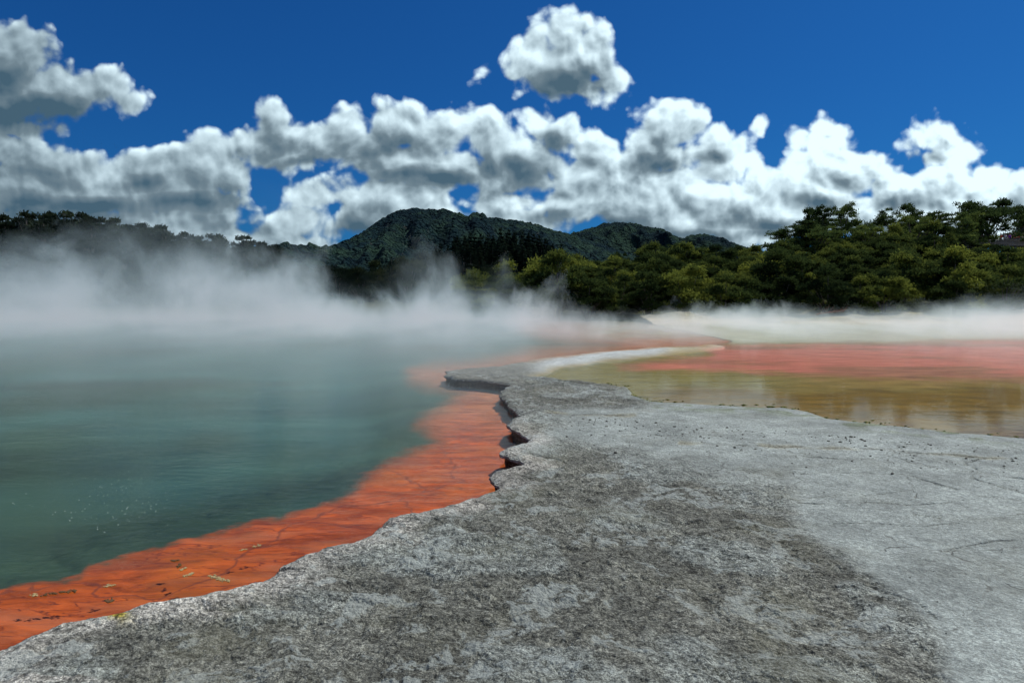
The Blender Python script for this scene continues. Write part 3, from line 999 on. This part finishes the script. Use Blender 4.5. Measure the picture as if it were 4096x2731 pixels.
def tall_proto(k):
    """upright dark broadleaf, 12 m tall, 6 m across, spiky top"""
    r = random.Random(500 + k)
    cl, tb = [], []
    tb.append(tube([(0, 0, -1), (0.1, 0, 4), (-0.1, 0.1, 8), (0, 0, 11.3)], [0.3, 0.24, 0.14, 0.03]))
    for i in range(60):
        lv = r.random() ** 0.9
        a = r.random() * 6.283
        rr = (2.7 - 1.9 * lv) * r.uniform(0.2, 1.0)
        h = 1.0 + 10.3 * lv
        s_ = r.uniform(0.6, 1.15) * (1.1 - 0.5 * lv)
        cl.append((rr * math.cos(a), rr * math.sin(a), h, s_, s_, s_ * 0.9))
        if i % 4 == 0:
            tb.append(tube([(0, 0, h * .7), (rr * .5 * math.cos(a), rr * .5 * math.sin(a), h * .88), (rr * math.cos(a), rr * math.sin(a), h)], [0.09, 0.05, 0.02], 5))
    return crown_mesh('crown', cl, 11000, 0.42, M_MIST, 600 + k, 1.2), trunk_mesh('trunk', tb)


def pine_proto(k):
    """narrow plantation pine, 20 m tall"""
    r = random.Random(700 + k)
    cl, tb = [], []
    tb.append(tube([(0, 0, -1), (0, 0, 10), (0, 0, 19.6)], [0.3, 0.2, 0.03]))
    for lv in np.linspace(0.12, 1.0, 19):
        h = 20 * lv
        rad = 2.7 * (1 - lv) ** 0.75 + 0.15
        for j in range(5):
            a = r.random() * 6.283
            cl.append((rad * .6 * math.cos(a), rad * .6 * math.sin(a), h - 0.1 * rad, rad * .5, rad * .5, 0.5))
            if j < 2:
                tb.append(tube([(0, 0, h), (rad * .8 * math.cos(a), rad * .8 * math.sin(a), h + 0.2)], [0.05, 0.015], 4))
    return crown_mesh('crown', cl, 6500, 0.75, M_PINE, 800 + k, 1.0), trunk_mesh('trunk', tb)


M_DARKB = leaf_material('dark bush leaves', (0.008, 0.015, 0.010), (0.018, 0.030, 0.016), (0.05, 0.062, 0.024), 0.25)  # darker, less translucent leaf colours than the thicket bushes


def dark_bush(k):
    cm, tm = bush_proto(k)
    cm.materials.clear()
    cm.materials.append(M_DARKB)
    return cm, tm


PROTO = {'bush': [bush_proto(k) for k in range(5)], 'dbush': [dark_bush(k) for k in (7, 8)], 'umb': [umbrella_proto(k) for k in range(3)],
         'tall': [tall_proto(k) for k in range(3)], 'pine': [pine_proto(k) for k in range(2)]}


def plant(kind, name, x, y, z, sx_, sz_, label, cat, group=None, k=None):
    cm, tm = PROTO[kind][k if k is not None else random.randrange(len(PROTO[kind]))]
    e = bpy.data.objects.new(name, None)
    C.objects.link(e)
    e.location = (x, y, z)
    e.rotation_euler = (0, 0, random.random() * 6.283)
    e.scale = (sx_, sx_, sz_)
    tag(e, label, cat, group)
    add('crown', cm, e)
    add('trunk', tm, e)
    return e


def fh(x, y):
    return float(far_height(np.array([x]), np.array([y]))[0])


# bush wall behind the right-hand pond
ROWS = [62.5, 66, 70.5, 75.5, 81, 86.5, 92, 97.5]
for ri, Yr in enumerate(ROWS):
    x = float(elev(1085 + (40 if ri == 0 else 0), 700, Yr)[1])
    xe = float(elev(2420, 700, Yr)[1])
    while x < xe:
        xx, yy = x + random.uniform(-.7, .7), Yr + random.uniform(-1.5, 1.5)
        sxp = float(survey(xx, yy, 3)[0])
        sc = random.choice((0.75, 0.9, 1.05, 1.2, 1.4)) * random.uniform(0.92, 1.08)
        zz = fh(xx, yy) - 0.25
        if ri > 5:
            sc = min(sc, 1.1)
        if ri == 0:
            where = 'at the foot of the thicket by the pink pool'
        elif ri < 4:
            where = 'on the lower slope of the dense thicket'
        elif ri < 7:
            where = 'on the upper slope of the dense thicket'
        else:
            where = 'along the skyline of the thicket'
        side = 'left end' if sxp < 1400 else ('middle' if sxp < 1800 else 'right side')
        vs = sc * random.uniform(0.85, 1.2)
        if sxp > 2165 and yy > 70:
            room = float(elev(sxp, 553, yy)[0]) - zz
            if yy > 96 or room < 0.7:
                x += 2.6
                continue
            vs = min(vs, room / 4.2)
        plant('bush', 'tea_tree_bush', xx, yy, zz, sc, vs,
              'olive rounded bush %s, %s' % (where, side), 'bush', 'bushes of the thicket behind the right pond')
        x += random.uniform(2.3, 3.2) * (0.55 + 0.45 * sc)

SPECIAL = [
    ('umb', 1885, 464, 96, 98, 'open umbrella shaped tree with sky gaps, standing highest left of centre on the thicket'),
    ('umb', 1942, 476, 118, 96, 'dense flat topped tree just right of the open umbrella shaped tree'),
    ('umb', 1835, 502, 150, 93, 'broad flat layered tree on the left shoulder of the tall tree cluster'),
    ('umb', 1992, 505, 110, 91, 'low spreading tree with layered boughs reaching right over the skyline dip'),
    ('umb', 2068, 474, 120, 97, 'spiky topped tree on the left of the second skyline cluster'),
    ('umb', 2140, 481, 150, 95, 'wide grey green tree in the middle of the second skyline cluster'),
    ('umb', 2100, 497, 120, 91, 'shorter tree filling the front of the second skyline cluster'),
    ('umb', 2205, 503, 90, 92, 'small tree in the dip between the second cluster and the largest dome'),
    ('umb', 2262, 446, 150, 101, 'largest domed tree above the walkway, standing highest at the right'),
    ('umb', 2232, 478, 100, 99, 'dense tree leaning against the left side of the largest domed tree'),
    ('umb', 2362, 456, 110, 104, 'domed tree cut by the right edge of the picture above the people'),
    ('bush', 1425, 560, 60, 94, 'round brownish tree poking above the left end of the thicket'),
    ('bush', 1492, 550, 80, 96, 'rounded dark tree on the skyline just below the low far hill'),
    ('umb', 1560, 547, 110, 96, 'low flat crowned tree on the skyline right of the rounded dark tree'),
    ('umb', 1880, 520, 160, 90, 'dark tree filling the space under the open umbrella shaped tree'),
]
for kind, sxx, topy, wpx, Yt, lab in SPECIAL:
    ztop, xx = elev(sxx, topy, Yt)
    zb = fh(float(xx), Yt) - 0.3
    hgt_ = float(ztop) - zb
    nat = 5.7 if kind == 'umb' else 3.7
    wide = wpx * K / F * Yt / (6.0 if kind == 'umb' else 4.6)
    plant(kind, 'umbrella_tree' if kind == 'umb' else 'skyline_tree', float(xx), Yt, zb, wide, hgt_ / nat, lab, 'tree', 'skyline trees above the thicket')

# darker bush in the steam, centre
for Yr in (96, 108, 122, 138):
    x = float(elev(700, 700, Yr)[1]); xe = float(elev(1180, 700, Yr)[1])
    while x < xe:
        xx, yy = x + random.uniform(-1, 1), Yr + random.uniform(-4, 4)
        sc = random.uniform(1.0, 1.6)
        plant('dbush', 'shoreline_bush', xx, yy, fh(xx, yy) - 0.3, sc, sc * random.uniform(1.0, 1.6),
              'dark bush half hidden in steam below the pine stand', 'bush', 'dark bushes behind the steam')
        x += random.uniform(4.0, 6.0)

# pine stand
PT = np.array([(820, 628), (880, 606), (950, 590), (1010, 570), (1060, 550), (1130, 541), (1180, 538), (1230, 549), (1280, 566), (1305, 585), (1330, 600)], float)
for Yr, drop in ((230, 0), (215, 10), (200, 26)):
    sxx = 830.0
    while sxx < 1320:
        top = np.interp(sxx, PT[:, 0], PT[:, 1]) + drop + random.uniform(-6, 9) - 4
        ztop, xx = elev(sxx, top, Yr)
        zb = fh(float(xx), Yr) - 0.5
        h_ = max(float(ztop) - zb, 6.0)
        plant('pine', 'pine_tree', float(xx), Yr + random.uniform(-4, 4), zb, random.uniform(1.2, 1.7) * (0.6 + 0.4 * h_ / 20), h_ / 19.8,
              'slender black green pine in the stand below the mountain', 'pine tree', 'pines of the plantation stand')
        sxx += random.uniform(11, 19)

# tall trees in the mist, left
LT = np.array([(-60, 500), (0, 497), (40, 489), (90, 496), (140, 488), (200, 489), (235, 503), (290, 512), (330, 515), (372, 520), (420, 536), (500, 546), (560, 549), (600, 562), (655, 576), (680, 600)], float)
LL = [(20, 'leftmost'), (150, 'left')]
for Yr, drop in ((84, 0), (79, 16)):
    sxx = -60.0
    while sxx < 662:
        top = np.interp(sxx, LT[:, 0], LT[:, 1]) + drop + random.uniform(-9, 5) - 5
        ztop, xx = elev(sxx, top, Yr)
        zb = fh(float(xx), Yr) - 0.5
        h_ = float(ztop) - zb
        if drop:
            lab = 'dark tree in the second rank behind the left steam, below the misty treeline'
        elif sxx < 140:
            lab = 'faint tall tree at the far left of the misty treeline'
        elif sxx < 270:
            lab = 'tall twin crowned tree topping the misty treeline at the left'
        elif sxx < 420:
            lab = 'darkest upright tree of the misty treeline, seen through the gap in the steam'
        else:
            lab = 'low dark tree where the misty treeline runs down towards the mountain'
        plant('tall', 'misty_tree', float(xx), Yr + random.uniform(-2, 2), zb, h_ / 12 * random.uniform(1.1, 1.5), h_ / 11.8, lab, 'tree', 'trees of the misty left treeline')
        sxx += random.uniform(24, 42)

# ------------------------------------------------------------------ steam
def steam_material(name, dmax):
    m, t, out = material(name)
    pos = t.node('ShaderNodeNewGeometry').outputs['Position']
    sp = t.node('ShaderNodeSeparateXYZ')
    t.l.new(pos, sp.inputs[0])
    x_, y_, z_ = sp.outputs
    wn = t.noise(pos, 0.14, 1.0, color=True)
    ws = t.node('ShaderNodeSeparateXYZ')
    t.l.new(wn, ws.inputs[0])
    uu0 = t.math('DIVIDE', x_, t.math('MAXIMUM', y_, 1.0))
    uu = t.math('MULTIPLY_ADD', t.math('SUBTRACT', ws.outputs[0], 0.5), 0.12, uu0)
    # height of the steam bank along the far shore, left to right
    def U(sx):
        return (sx * K - 512) / F
    tops = [(-100, 4.4), (60, 4.8), (240, 7.0), (345, 3.6), (470, 5.6), (590, 4.4), (690, 6.6), (790, 2.6), (870, 2.3), (960, 2.9), (1060, 2.4), (1160, 2.5),
            (1225, 2.3), (1285, 3.9), (1330, 1.5), (1420, 1.3), (1560, 1.7), (1700, 1.3), (1850, 1.3), (2000, 1.2), (2150, 1.6), (2352, 1.7)]
    lo, hi = U(-100), U(2352)
    f = t.map(uu, lo, hi)
    hs = t.math('MULTIPLY', t.ramp(f, [((U(a) - lo) / (hi - lo), b / 10.0) for a, b in tops], 'B_SPLINE'), 10.5)
    lean = t.vec('MULTIPLY', t.vec('ADD', pos, t.vec('MULTIPLY', wn, (6.0, 6.0, 3.0))), (1.0, 0.14, 0.50))
    n1 = t.noise(lean, 0.34, 6, 0.64)
    rel = t.math('DIVIDE', z_, hs)
    env = t.math('SUBTRACT', 1.25, rel)                      # 1.25 at the water, 0.25 at the nominal top
    d = t.math('ADD', t.math('MULTIPLY_ADD', env, 0.80, -0.30), t.math('MULTIPLY', t.math('SUBTRACT', n1, 0.55), 4.2))
    d = t.map(d, 0.0, 0.8, 0.0, 1.0)
    d = t.math('MULTIPLY', d, t.map(uu, 0.05, 0.30, 1.0, 1.25))
    thick = t.math('MULTIPLY', d, t.map(y_, 17.0, 40.0, 0.0, 1.0, smooth=True))
    # thin mist lying on the near water
    mist = t.math('MULTIPLY', t.map(z_, 1.3, 0.0), t.math('MULTIPLY', t.map(y_, 6.0, 14.0), t.map(uu, 0.12, -0.05)))
    mist = t.math('MULTIPLY', mist, t.map(n1, 0.35, 0.62, 0.15, 1.0))
    tot = t.math('ADD', t.math('MULTIPLY', thick, dmax), t.math('MULTIPLY', mist, 0.06))
    edge = t.math('MULTIPLY', t.map(y_, 67.5, 63.0), t.map(z_, 11.8, 10.5))
    tot = t.math('MULTIPLY', tot, edge)
    pv = t.node('ShaderNodeVolumeScatter')
    pv.inputs['Color'].default_value = (0.80, 0.975, 0.985, 1)
    pv.inputs['Anisotropy'].default_value = 0.25
    t.l.new(tot, pv.inputs['Density'])
    t.l.new(pv.outputs[0], out.inputs['Volume'])
    m.cycles.volume_step_rate = 0.30
    return m


def box(name, lo, hi, mat):
    v = [(x, y, z) for z in (lo[2], hi[2]) for y in (lo[1], hi[1]) for x in (lo[0], hi[0])]
    f = [(0, 2, 3, 1), (4, 5, 7, 6), (0, 1, 5, 4), (2, 6, 7, 3), (0, 4, 6, 2), (1, 3, 7, 5)]
    return add(name, mesh_np(name, v, f, mat, smooth_sh=False))


steam = box('steam', (-66, 6.5, 0.012), (62, 68, 12.0), steam_material('steam', 0.15))
tag(steam, 'white steam drifting off the hot pools', kind='stuff')


# ------------------------------------------------------------------ small things
def ground_z(x, y):
    i = int(np.clip(np.searchsorted(ys, y), 1, len(ys) - 1))
    t_ = (x - xl[i]) / (xr[i] - xl[i])
    j = int(np.clip(np.searchsorted(s, t_), 0, NC - 1))
    return float(Z[i, j])


def blob_mesh(name, seed, mat, flat=0.6, rough_=0.25, sub=1):
    bm = bmesh.new()
    bmesh.ops.create_icosphere(bm, subdivisions=sub + 1, radius=1.0)
    r = random.Random(seed)
    ph_ = [(Vector((r.uniform(-1, 1), r.uniform(-1, 1), r.uniform(-1, 1))), r.uniform(1.5, 3.5), r.uniform(0, 6)) for _ in range(6)]
    for v in bm.verts:
        k_ = 1 + rough_ * sum(math.sin(v.co.dot(a) * f + p) for a, f, p in ph_) / 3
        v.co = v.co * k_
        v.co.z *= flat
    me = bpy.data.meshes.new(name)
    bm.to_mesh(me)
    bm.free()
    me.materials.append(mat)
    return me


m_peb, t, out = material('dark clod')
oc = t.node('ShaderNodeTexCoord').outputs['Object']
principled(t, out, t.mix(t.noise(oc, 3, 4), (0.05, 0.048, 0.042), (0.13, 0.125, 0.11)), 0.9, 0.15, t.bump(t.noise(oc, 6, 4), 0.6, 0.1))
PEB = [blob_mesh('pebble', 900 + k, m_peb, 0.6, 0.4) for k in range(5)]
r_ = random.Random(5)
n_p = 0
while n_p < 290:
    if n_p < 235:
        sxp = r_.uniform(1300, 2352); syp = 945 + (sxp - 1300) * 0.078 + abs(r_.gauss(0, 34)) + 6
    else:
        sxp = r_.uniform(1500, 2352); syp = r_.uniform(1080, 1560)
    px_w, py_w = ground_pt(sxp, syp, 0.10)
    px_w, py_w = float(px_w), float(py_w)
    zz = ground_z(px_w, py_w)
    if zz < 0.05:
        continue
    px_s = float(survey(px_w, py_w, zz)[0])
    o = add('pebble', PEB[n_p % 5], None, (px_w, py_w, zz + 0.003))
    sc = (0.006 + 0.010 * r_.random() ** 3) * (1.15 if n_p < 235 else 0.62) * max(0.55, min(1.4, py_w / 8))
    o.scale = (sc * r_.uniform(.8, 1.3), sc, sc)
    o.rotation_euler = (0, 0, r_.random() * 6.28)
    if n_p < 235:
        tag(o, 'small dark clod among many on the pale crust beside the brown pond', 'pebble', 'dark clods strewn along the pond side of the crust')
    else:
        tag(o, 'lone tiny dark pebble on the crust near the viewer', 'pebble', 'scattered pebbles in the foreground')
    n_p += 1

# bits of crust and twig floating over the orange shelf
m_float, t, out = material('floating crumbs')
oc = t.node('ShaderNodeTexCoord').outputs['Object']
principled(t, out, t.mix(t.noise(oc, 60, 4), (0.16, 0.10, 0.03), (0.50, 0.42, 0.22)), 0.8, 0.3)
m_floatd, t, out = material('dark floating crumbs')
oc = t.node('ShaderNodeTexCoord').outputs['Object']
principled(t, out, t.mix(t.noise(oc, 60, 4), (0.05, 0.03, 0.015), (0.14, 0.08, 0.03)), 0.8, 0.3)
FLOAT = [((482, 1321), (524, 1334), 0, 'longest floating strip of tan crumbs on the orange shelf, nearest the rim'),
         ((420, 1323), (441, 1317), 0, 'rounded raft of tan crumbs left of the longest floating strip'),
         ((415, 1307), (426, 1305), 0, 'small tan crumb raft just above the rounded raft'),
         ((407, 1299), (413, 1297), 1, 'dark crumb floating above the small tan raft'),
         ((241, 1345), (264, 1342), 0, 'tan crumb raft alone at the middle of the near orange shelf'),
         ((242, 1376), (258, 1380), 1, 'dark brown raft floating close to the notch in the rim'),
         ((150, 1357), (174, 1355), 1, 'longest dark crumb strip at the left end of the shelf'),
         ((137, 1359), (144, 1357), 1, 'short dark crumb beside the long left strip'),
         ((106, 1363), (121, 1362), 1, 'middle crumb of the row trailing off to the left'),
         ((72, 1366), (86, 1364), 0, 'last tan crumb of the row trailing off to the left'),
         ((554, 1262), (567, 1260), 0, 'tan crumb raft floating where the shelf narrows'),
         ((585, 1253), (598, 1251), 0, 'farthest tan crumb raft, right of the one where the shelf narrows'),
         ((397, 1287), (402, 1286), 1, 'tiny dark crumb on the outer half of the orange shelf')]
for (x0, y0), (x1, y1), dk, lab in FLOAT:
    a = Vector(ground_pt(x0, y0, 0.004)).to_3d(); b = Vector(ground_pt(x1, y1, 0.004)).to_3d()
    n_l = max(4, int((b - a).length / 0.009))
    bm = bmesh.new()
    for i in range(n_l * 3):
        c_ = a.lerp(b, r_.random()) - a
        c_ += Vector((r_.gauss(0, .008), r_.gauss(0, .012), 0.0))
        q = bmesh.ops.create_icosphere(bm, subdivisions=1, radius=r_.uniform(0.004, 0.010))['verts']
        for v in q:
            v.co = Vector((v.co.x * r_.uniform(.8, 1.3), v.co.y, v.co.z * 0.6)) * r_.uniform(.8, 1.2) + c_
    me = bpy.data.meshes.new('debris_raft'); bm.to_mesh(me); bm.free()
    me.materials.append(m_floatd if dk else m_float)
    tag(add('debris_raft', me, None, (a.x, a.y, 0.004)), lab, 'debris', 'crumbs floating on the orange shelf')

# gas bubbles on the green water
m_bub, t, out = material('bubble')
principled(t, out, (0.30, 0.38, 0.34), 0.08, 0.8)
BUB = blob_mesh('bubble', 3, m_bub, 0.8, 0.03, 1)
for i in range(95):
    while True:
        sxp = r_.gauss(235, 105); syp = r_.gauss(1150, 38)
        if 5 < sxp < 420 and 1080 < syp < 1262:
            break
    bx_, by_ = ground_pt(sxp, syp, 0.0)
    o = add('bubble', BUB, None, (float(bx_), float(by_), 0.001))
    q = r_.uniform(0.0028, 0.0058)
    o.scale = (q, q, q)
    tag(o, 'tiny bright gas bubble on the green water at the left', 'bubble', 'gas bubbles rising in the green pool')

# green algae crust along the near edge of the pond
m_alg, t, out = material('algae crust')
geo = t.node('ShaderNodeNewGeometry').outputs['Position']
principled(t, out, t.mix(t.map(t.noise(geo, 7, 4, 0.7), 0.35, 0.65), (0.03, 0.055, 0.012), (0.20, 0.21, 0.05)), 0.8, 0.3)
EDGE = [(1330, 882), (1440, 896), (1455, 916), (1500, 932), (1620, 939), (1800, 949), (1860, 960), (1900, 974), (2050, 990), (2200, 1008), (2352, 1020), (2450, 1034)]
ex, ey = np.array(EDGE, float).T
al = np.concatenate([[0], np.cumsum(np.hypot(np.diff(ex), np.diff(ey)))])
V_, F_ = [], []
octa = np.array([(1, 0, 0), (0, 1, 0), (-1, 0, 0), (0, -1, 0), (0, 0, 1), (0, 0, -1)], float)
of = [(0, 1, 4), (1, 2, 4), (2, 3, 4), (3, 0, 4), (1, 0, 5), (2, 1, 5), (3, 2, 5), (0, 3, 5)]
k_ = 0
for i in range(5200):
    q = r_.random() ** 0.7 * al[-1]
    sxp = float(np.interp(q, al, ex)); syp = float(np.interp(q, al, ey)) + r_.gauss(-3, 5.5)
    clump = math.sin(sxp * .05) + math.sin(sxp * .021 + 2) + math.sin(sxp * .17 + syp * .3)
    if clump < r_.uniform(-1.6, 1.2):
        continue
    gx_, gy_ = ground_pt(sxp, syp, 0.0)
    gz = max(ground_z(float(gx_), float(gy_)), 0.0)
    if gz > 0.07:
        continue
    sc = r_.uniform(0.006, 0.024)
    vv = octa * np.array((sc * r_.uniform(1, 2.4), sc, sc * 0.5)) * r_.uniform(.7, 1.3) + np.array((float(gx_), float(gy_), gz))
    V_.append(vv + np.random.default_rng(i).normal(size=(6, 3)) * sc * 0.2)
    F_.append(np.array(of) + 6 * k_)
    k_ += 1
alg = add('algae', mesh_np('algae', np.concatenate(V_), np.concatenate(F_), m_alg, smooth_sh=False))
tag(alg, 'speckled green algae along the near edge of the brown pond', kind='stuff')

# dead branch on the far pale bank
bx_, by_ = ground_pt(1908, 731, 0.3)
Yd = 57.0
zt, bx_ = elev(1908, 730, Yd)
m_dead, t, out = material('reddish dead wood')
oc = t.node('ShaderNodeTexCoord').outputs['Object']
principled(t, out, t.mix(t.noise(oc, 9, 4), (0.16, 0.06, 0.04), (0.30, 0.15, 0.10)), 0.9, 0.1)
bits = [tube([(-1.2, 0, 0.12), (0, 0, 0.3), (1.3, .1, 0.5)], [0.06, 0.045, 0.02], 5)]
for i in range(9):
    q = -1 + i * 0.25
    bits.append(tube([(q, 0, 0.2 + q * .1), (q + r_.uniform(.1, .5), r_.uniform(-.3, .3), 0.5 + r_.uniform(0, .5))], [0.03, 0.01], 4))
v, f = join(bits)
tag(add('dead_branch', mesh_np('dead_branch', v, f, m_dead), None, (float(bx_), Yd, fh(float(bx_), Yd))), 'reddish dead branch lying on the far pale bank below the thicket', 'branch')

# ------------------------------------------------------------------ lookout: walkway barrier and the people behind it
m_wood, t, out = material('weathered timber')
oc = t.node('ShaderNodeTexCoord').outputs['Object']
principled(t, out, t.mix(t.noise(t.vec('MULTIPLY', oc, (0.6, 4, 6)), 3, 5), (0.045, 0.045, 0.048), (0.12, 0.12, 0.125)), 0.85, 0.2)
YL = 97.6
xa, xb = float(elev(2150, 553, YL)[1]), float(elev(2480, 545, YL)[1])
za, zb_ = float(elev(2150, 553, YL)[0]), float(elev(2480, 545, YL)[0])
root = bpy.data.objects.new('lookout_barrier', None)
C.objects.link(root)
root.location = (xa, YL, za - 1.0)
tag(root, 'dark timber lookout barrier running under the largest domed tree', 'barrier')


def bar(p0, p1, wy, hz):
    d = Vector(p1) - Vector(p0)
    v = []
    for q in (Vector(p0), Vector(p1)):
        for yy_, zz_ in ((-wy, -hz), (wy, -hz), (wy, hz), (-wy, hz)):
            v.append(q + Vector((0, yy_, zz_)))
    f = [(0, 1, 2, 3), (7, 6, 5, 4), (0, 4, 5, 1), (1, 5, 6, 2), (2, 6, 7, 3), (3, 7, 4, 0)]
    return v, f


Lb, dz_ = xb - xa, zb_ - za
v, f = bar((0, 0, 1.0), (Lb, 0, 1.0 + dz_), 0.09, 0.035)
add('handrail', mesh_np('handrail', v, f, m_wood, smooth_sh=False), root)
boards = []
for k in range(5):
    boards.append(bar((0, -0.03, 0.12 + k * 0.18), (Lb, -0.03, 0.12 + k * 0.18 + dz_), 0.015, 0.0875))
v, f = join(boards)
add('boards', mesh_np('boards', v, f, m_wood, smooth_sh=False), root)
n_post = 10
for k in range(n_post):
    q = Lb * k / (n_post - 1)
    zq = dz_ * k / (n_post - 1)
    v, f = bar((q - 0.05, 0.04, -1.2 + zq), (q + 0.05, 0.04, -1.2 + zq), 0.05, 2.16)
    add('post', mesh_np('post', v, f, m_wood, smooth_sh=False), root)
v, f = bar((0, 1.2, 0.0), (Lb, 1.2, dz_), 1.1, 0.05)
add('deck', mesh_np('deck', v, f, m_wood, smooth_sh=False), root)


def cloth(name, c):
    m, t, out = material(name)
    oc = t.node('ShaderNodeTexCoord').outputs['Object']
    principled(t, out, t.mix(t.noise(oc, 8, 3), tuple(q * 0.85 for q in c), c), 0.85, 0.15)
    return m


M_SKIN = cloth('skin', (0.50, 0.30, 0.22))
M_HAIR = cloth('hair', (0.05, 0.03, 0.02))


def chain_obj(name, pts, edges, radii, mat, parent):
    me = bpy.data.meshes.new(name)
    me.from_pydata(pts, edges, [])
    me.materials.append(mat)
    o = add(name, me, parent)
    md = o.modifiers.new('skin', 'SKIN')
    md.use_smooth_shade = True
    sv = me.skin_vertices[0].data
    for i, r0 in enumerate(radii):
        sv[i].radius = (r0, r0 * 0.85)
        sv[i].use_root = i == 0
    sb_ = o.modifiers.new('sub', 'SUBSURF')
    sb_.levels = sb_.render_levels = 2
    return o


def person(x, y, z, face, shirt, trousers, lean, label):
    e = bpy.data.objects.new('person', None)
    C.objects.link(e)
    e.location = (x, y, z)
    e.rotation_euler = (0, 0, face)
    tag(e, label, 'person', 'visitors at the lookout')
    # body: pelvis, spine, neck, head, arms resting on the rail, legs
    P = [(0, 0, .93), (0, -.01, 1.08), (0, -.02, 1.26), (0, -.02, 1.42), (0, -.02, 1.50), (0, -.03, 1.60), (0, -.035, 1.70),
         (.17, -.02, 1.40), (.23, -.10, 1.14), (.16, -.34, 1.06), (.13, -.42, 1.05),
         (-.17, -.02, 1.40), (-.23, -.06, 1.13), (-.2 + lean, -.30, 1.04), (-.17 + lean, -.38, 1.03),
         (.10, 0, .88), (.11, -.01, .48), (.11, .03, .08), (.11, -.12, .03),
         (-.10, 0, .88), (-.11, -.02, .48), (-.11, .02, .08), (-.11, -.13, .03)]
    E = [(0, 1), (1, 2), (2, 3), (3, 4), (4, 5), (5, 6), (3, 7), (7, 8), (8, 9), (9, 10), (3, 11), (11, 12), (12, 13), (13, 14),
         (0, 15), (15, 16), (16, 17), (17, 18), (0, 19), (19, 20), (20, 21), (21, 22)]
    Rr = [.135, .13, .15, .12, .055, .095, .075, .065, .05, .038, .032, .065, .05, .038, .032, .09, .062, .042, .035, .09, .062, .042, .035]
    chain_obj('body', P, E, Rr, M_SKIN, e)
    chain_obj('shirt', [P[0], P[1], P[2], P[3], P[7], ((P[7][0] + P[8][0]) / 2, -.06, 1.27), P[11], ((P[11][0] + P[12][0]) / 2, -.04, 1.27)],
              [(0, 1), (1, 2), (2, 3), (3, 4), (4, 5), (3, 6), (6, 7)], [.155, .15, .17, .135, .085, .07, .085, .07], shirt, e)
    chain_obj('trousers', [(0, 0, .95), P[15], P[16], P[17], P[19], P[20], P[21]], [(0, 1), (1, 2), (2, 3), (0, 4), (4, 5), (5, 6)],
              [.15, .105, .08, .06, .105, .08, .06], trousers, e)
    h = add('hair', blob_mesh('hair', 17, M_HAIR, 0.8, 0.05, 1), e)
    h.location = (0, .02, 1.70)
    h.scale = (.098, .10, .10)
    return e


C_RED, C_WHITE, C_PURPLE, C_JEAN, C_CREAM = (cloth('red cloth', (0.75, 0.03, 0.03)), cloth('white cloth', (0.85, 0.85, 0.86)), cloth('purple cloth', (0.28, 0.06, 0.45)),
                                             cloth('denim', (0.05, 0.07, 0.13)), cloth('cream cloth', (0.75, 0.72, 0.45)))
for sxp, shirt, ln_, off, lab in [(2299, C_RED, 0.1, .55, 'visitor in a red top at the left end of the group behind the barrier'),
                                  (2309, C_WHITE, 0.0, .5, 'visitor in a white top beside the thin tree trunk'),
                                  (2319, C_PURPLE, 0.05, .6, 'visitor in a purple top in the middle of the group'),
                                  (2331, C_RED, 0.0, .5, 'visitor in a red top just right of the purple top'),
                                  (2340, C_RED, 0.08, .75, 'taller looking visitor in red, second from the picture edge'),
                                  (2350, C_CREAM, 0.0, .5, 'visitor in a cream top at the right edge of the picture')]:
    zt_, xp_ = elev(sxp, 546.8, YL + off)
    person(float(xp_), YL + off, float(zt_) - 0.98 + (0.06 if 'taller' in lab else 0), r_.uniform(-.4, .4), shirt, C_JEAN, ln_, lab)
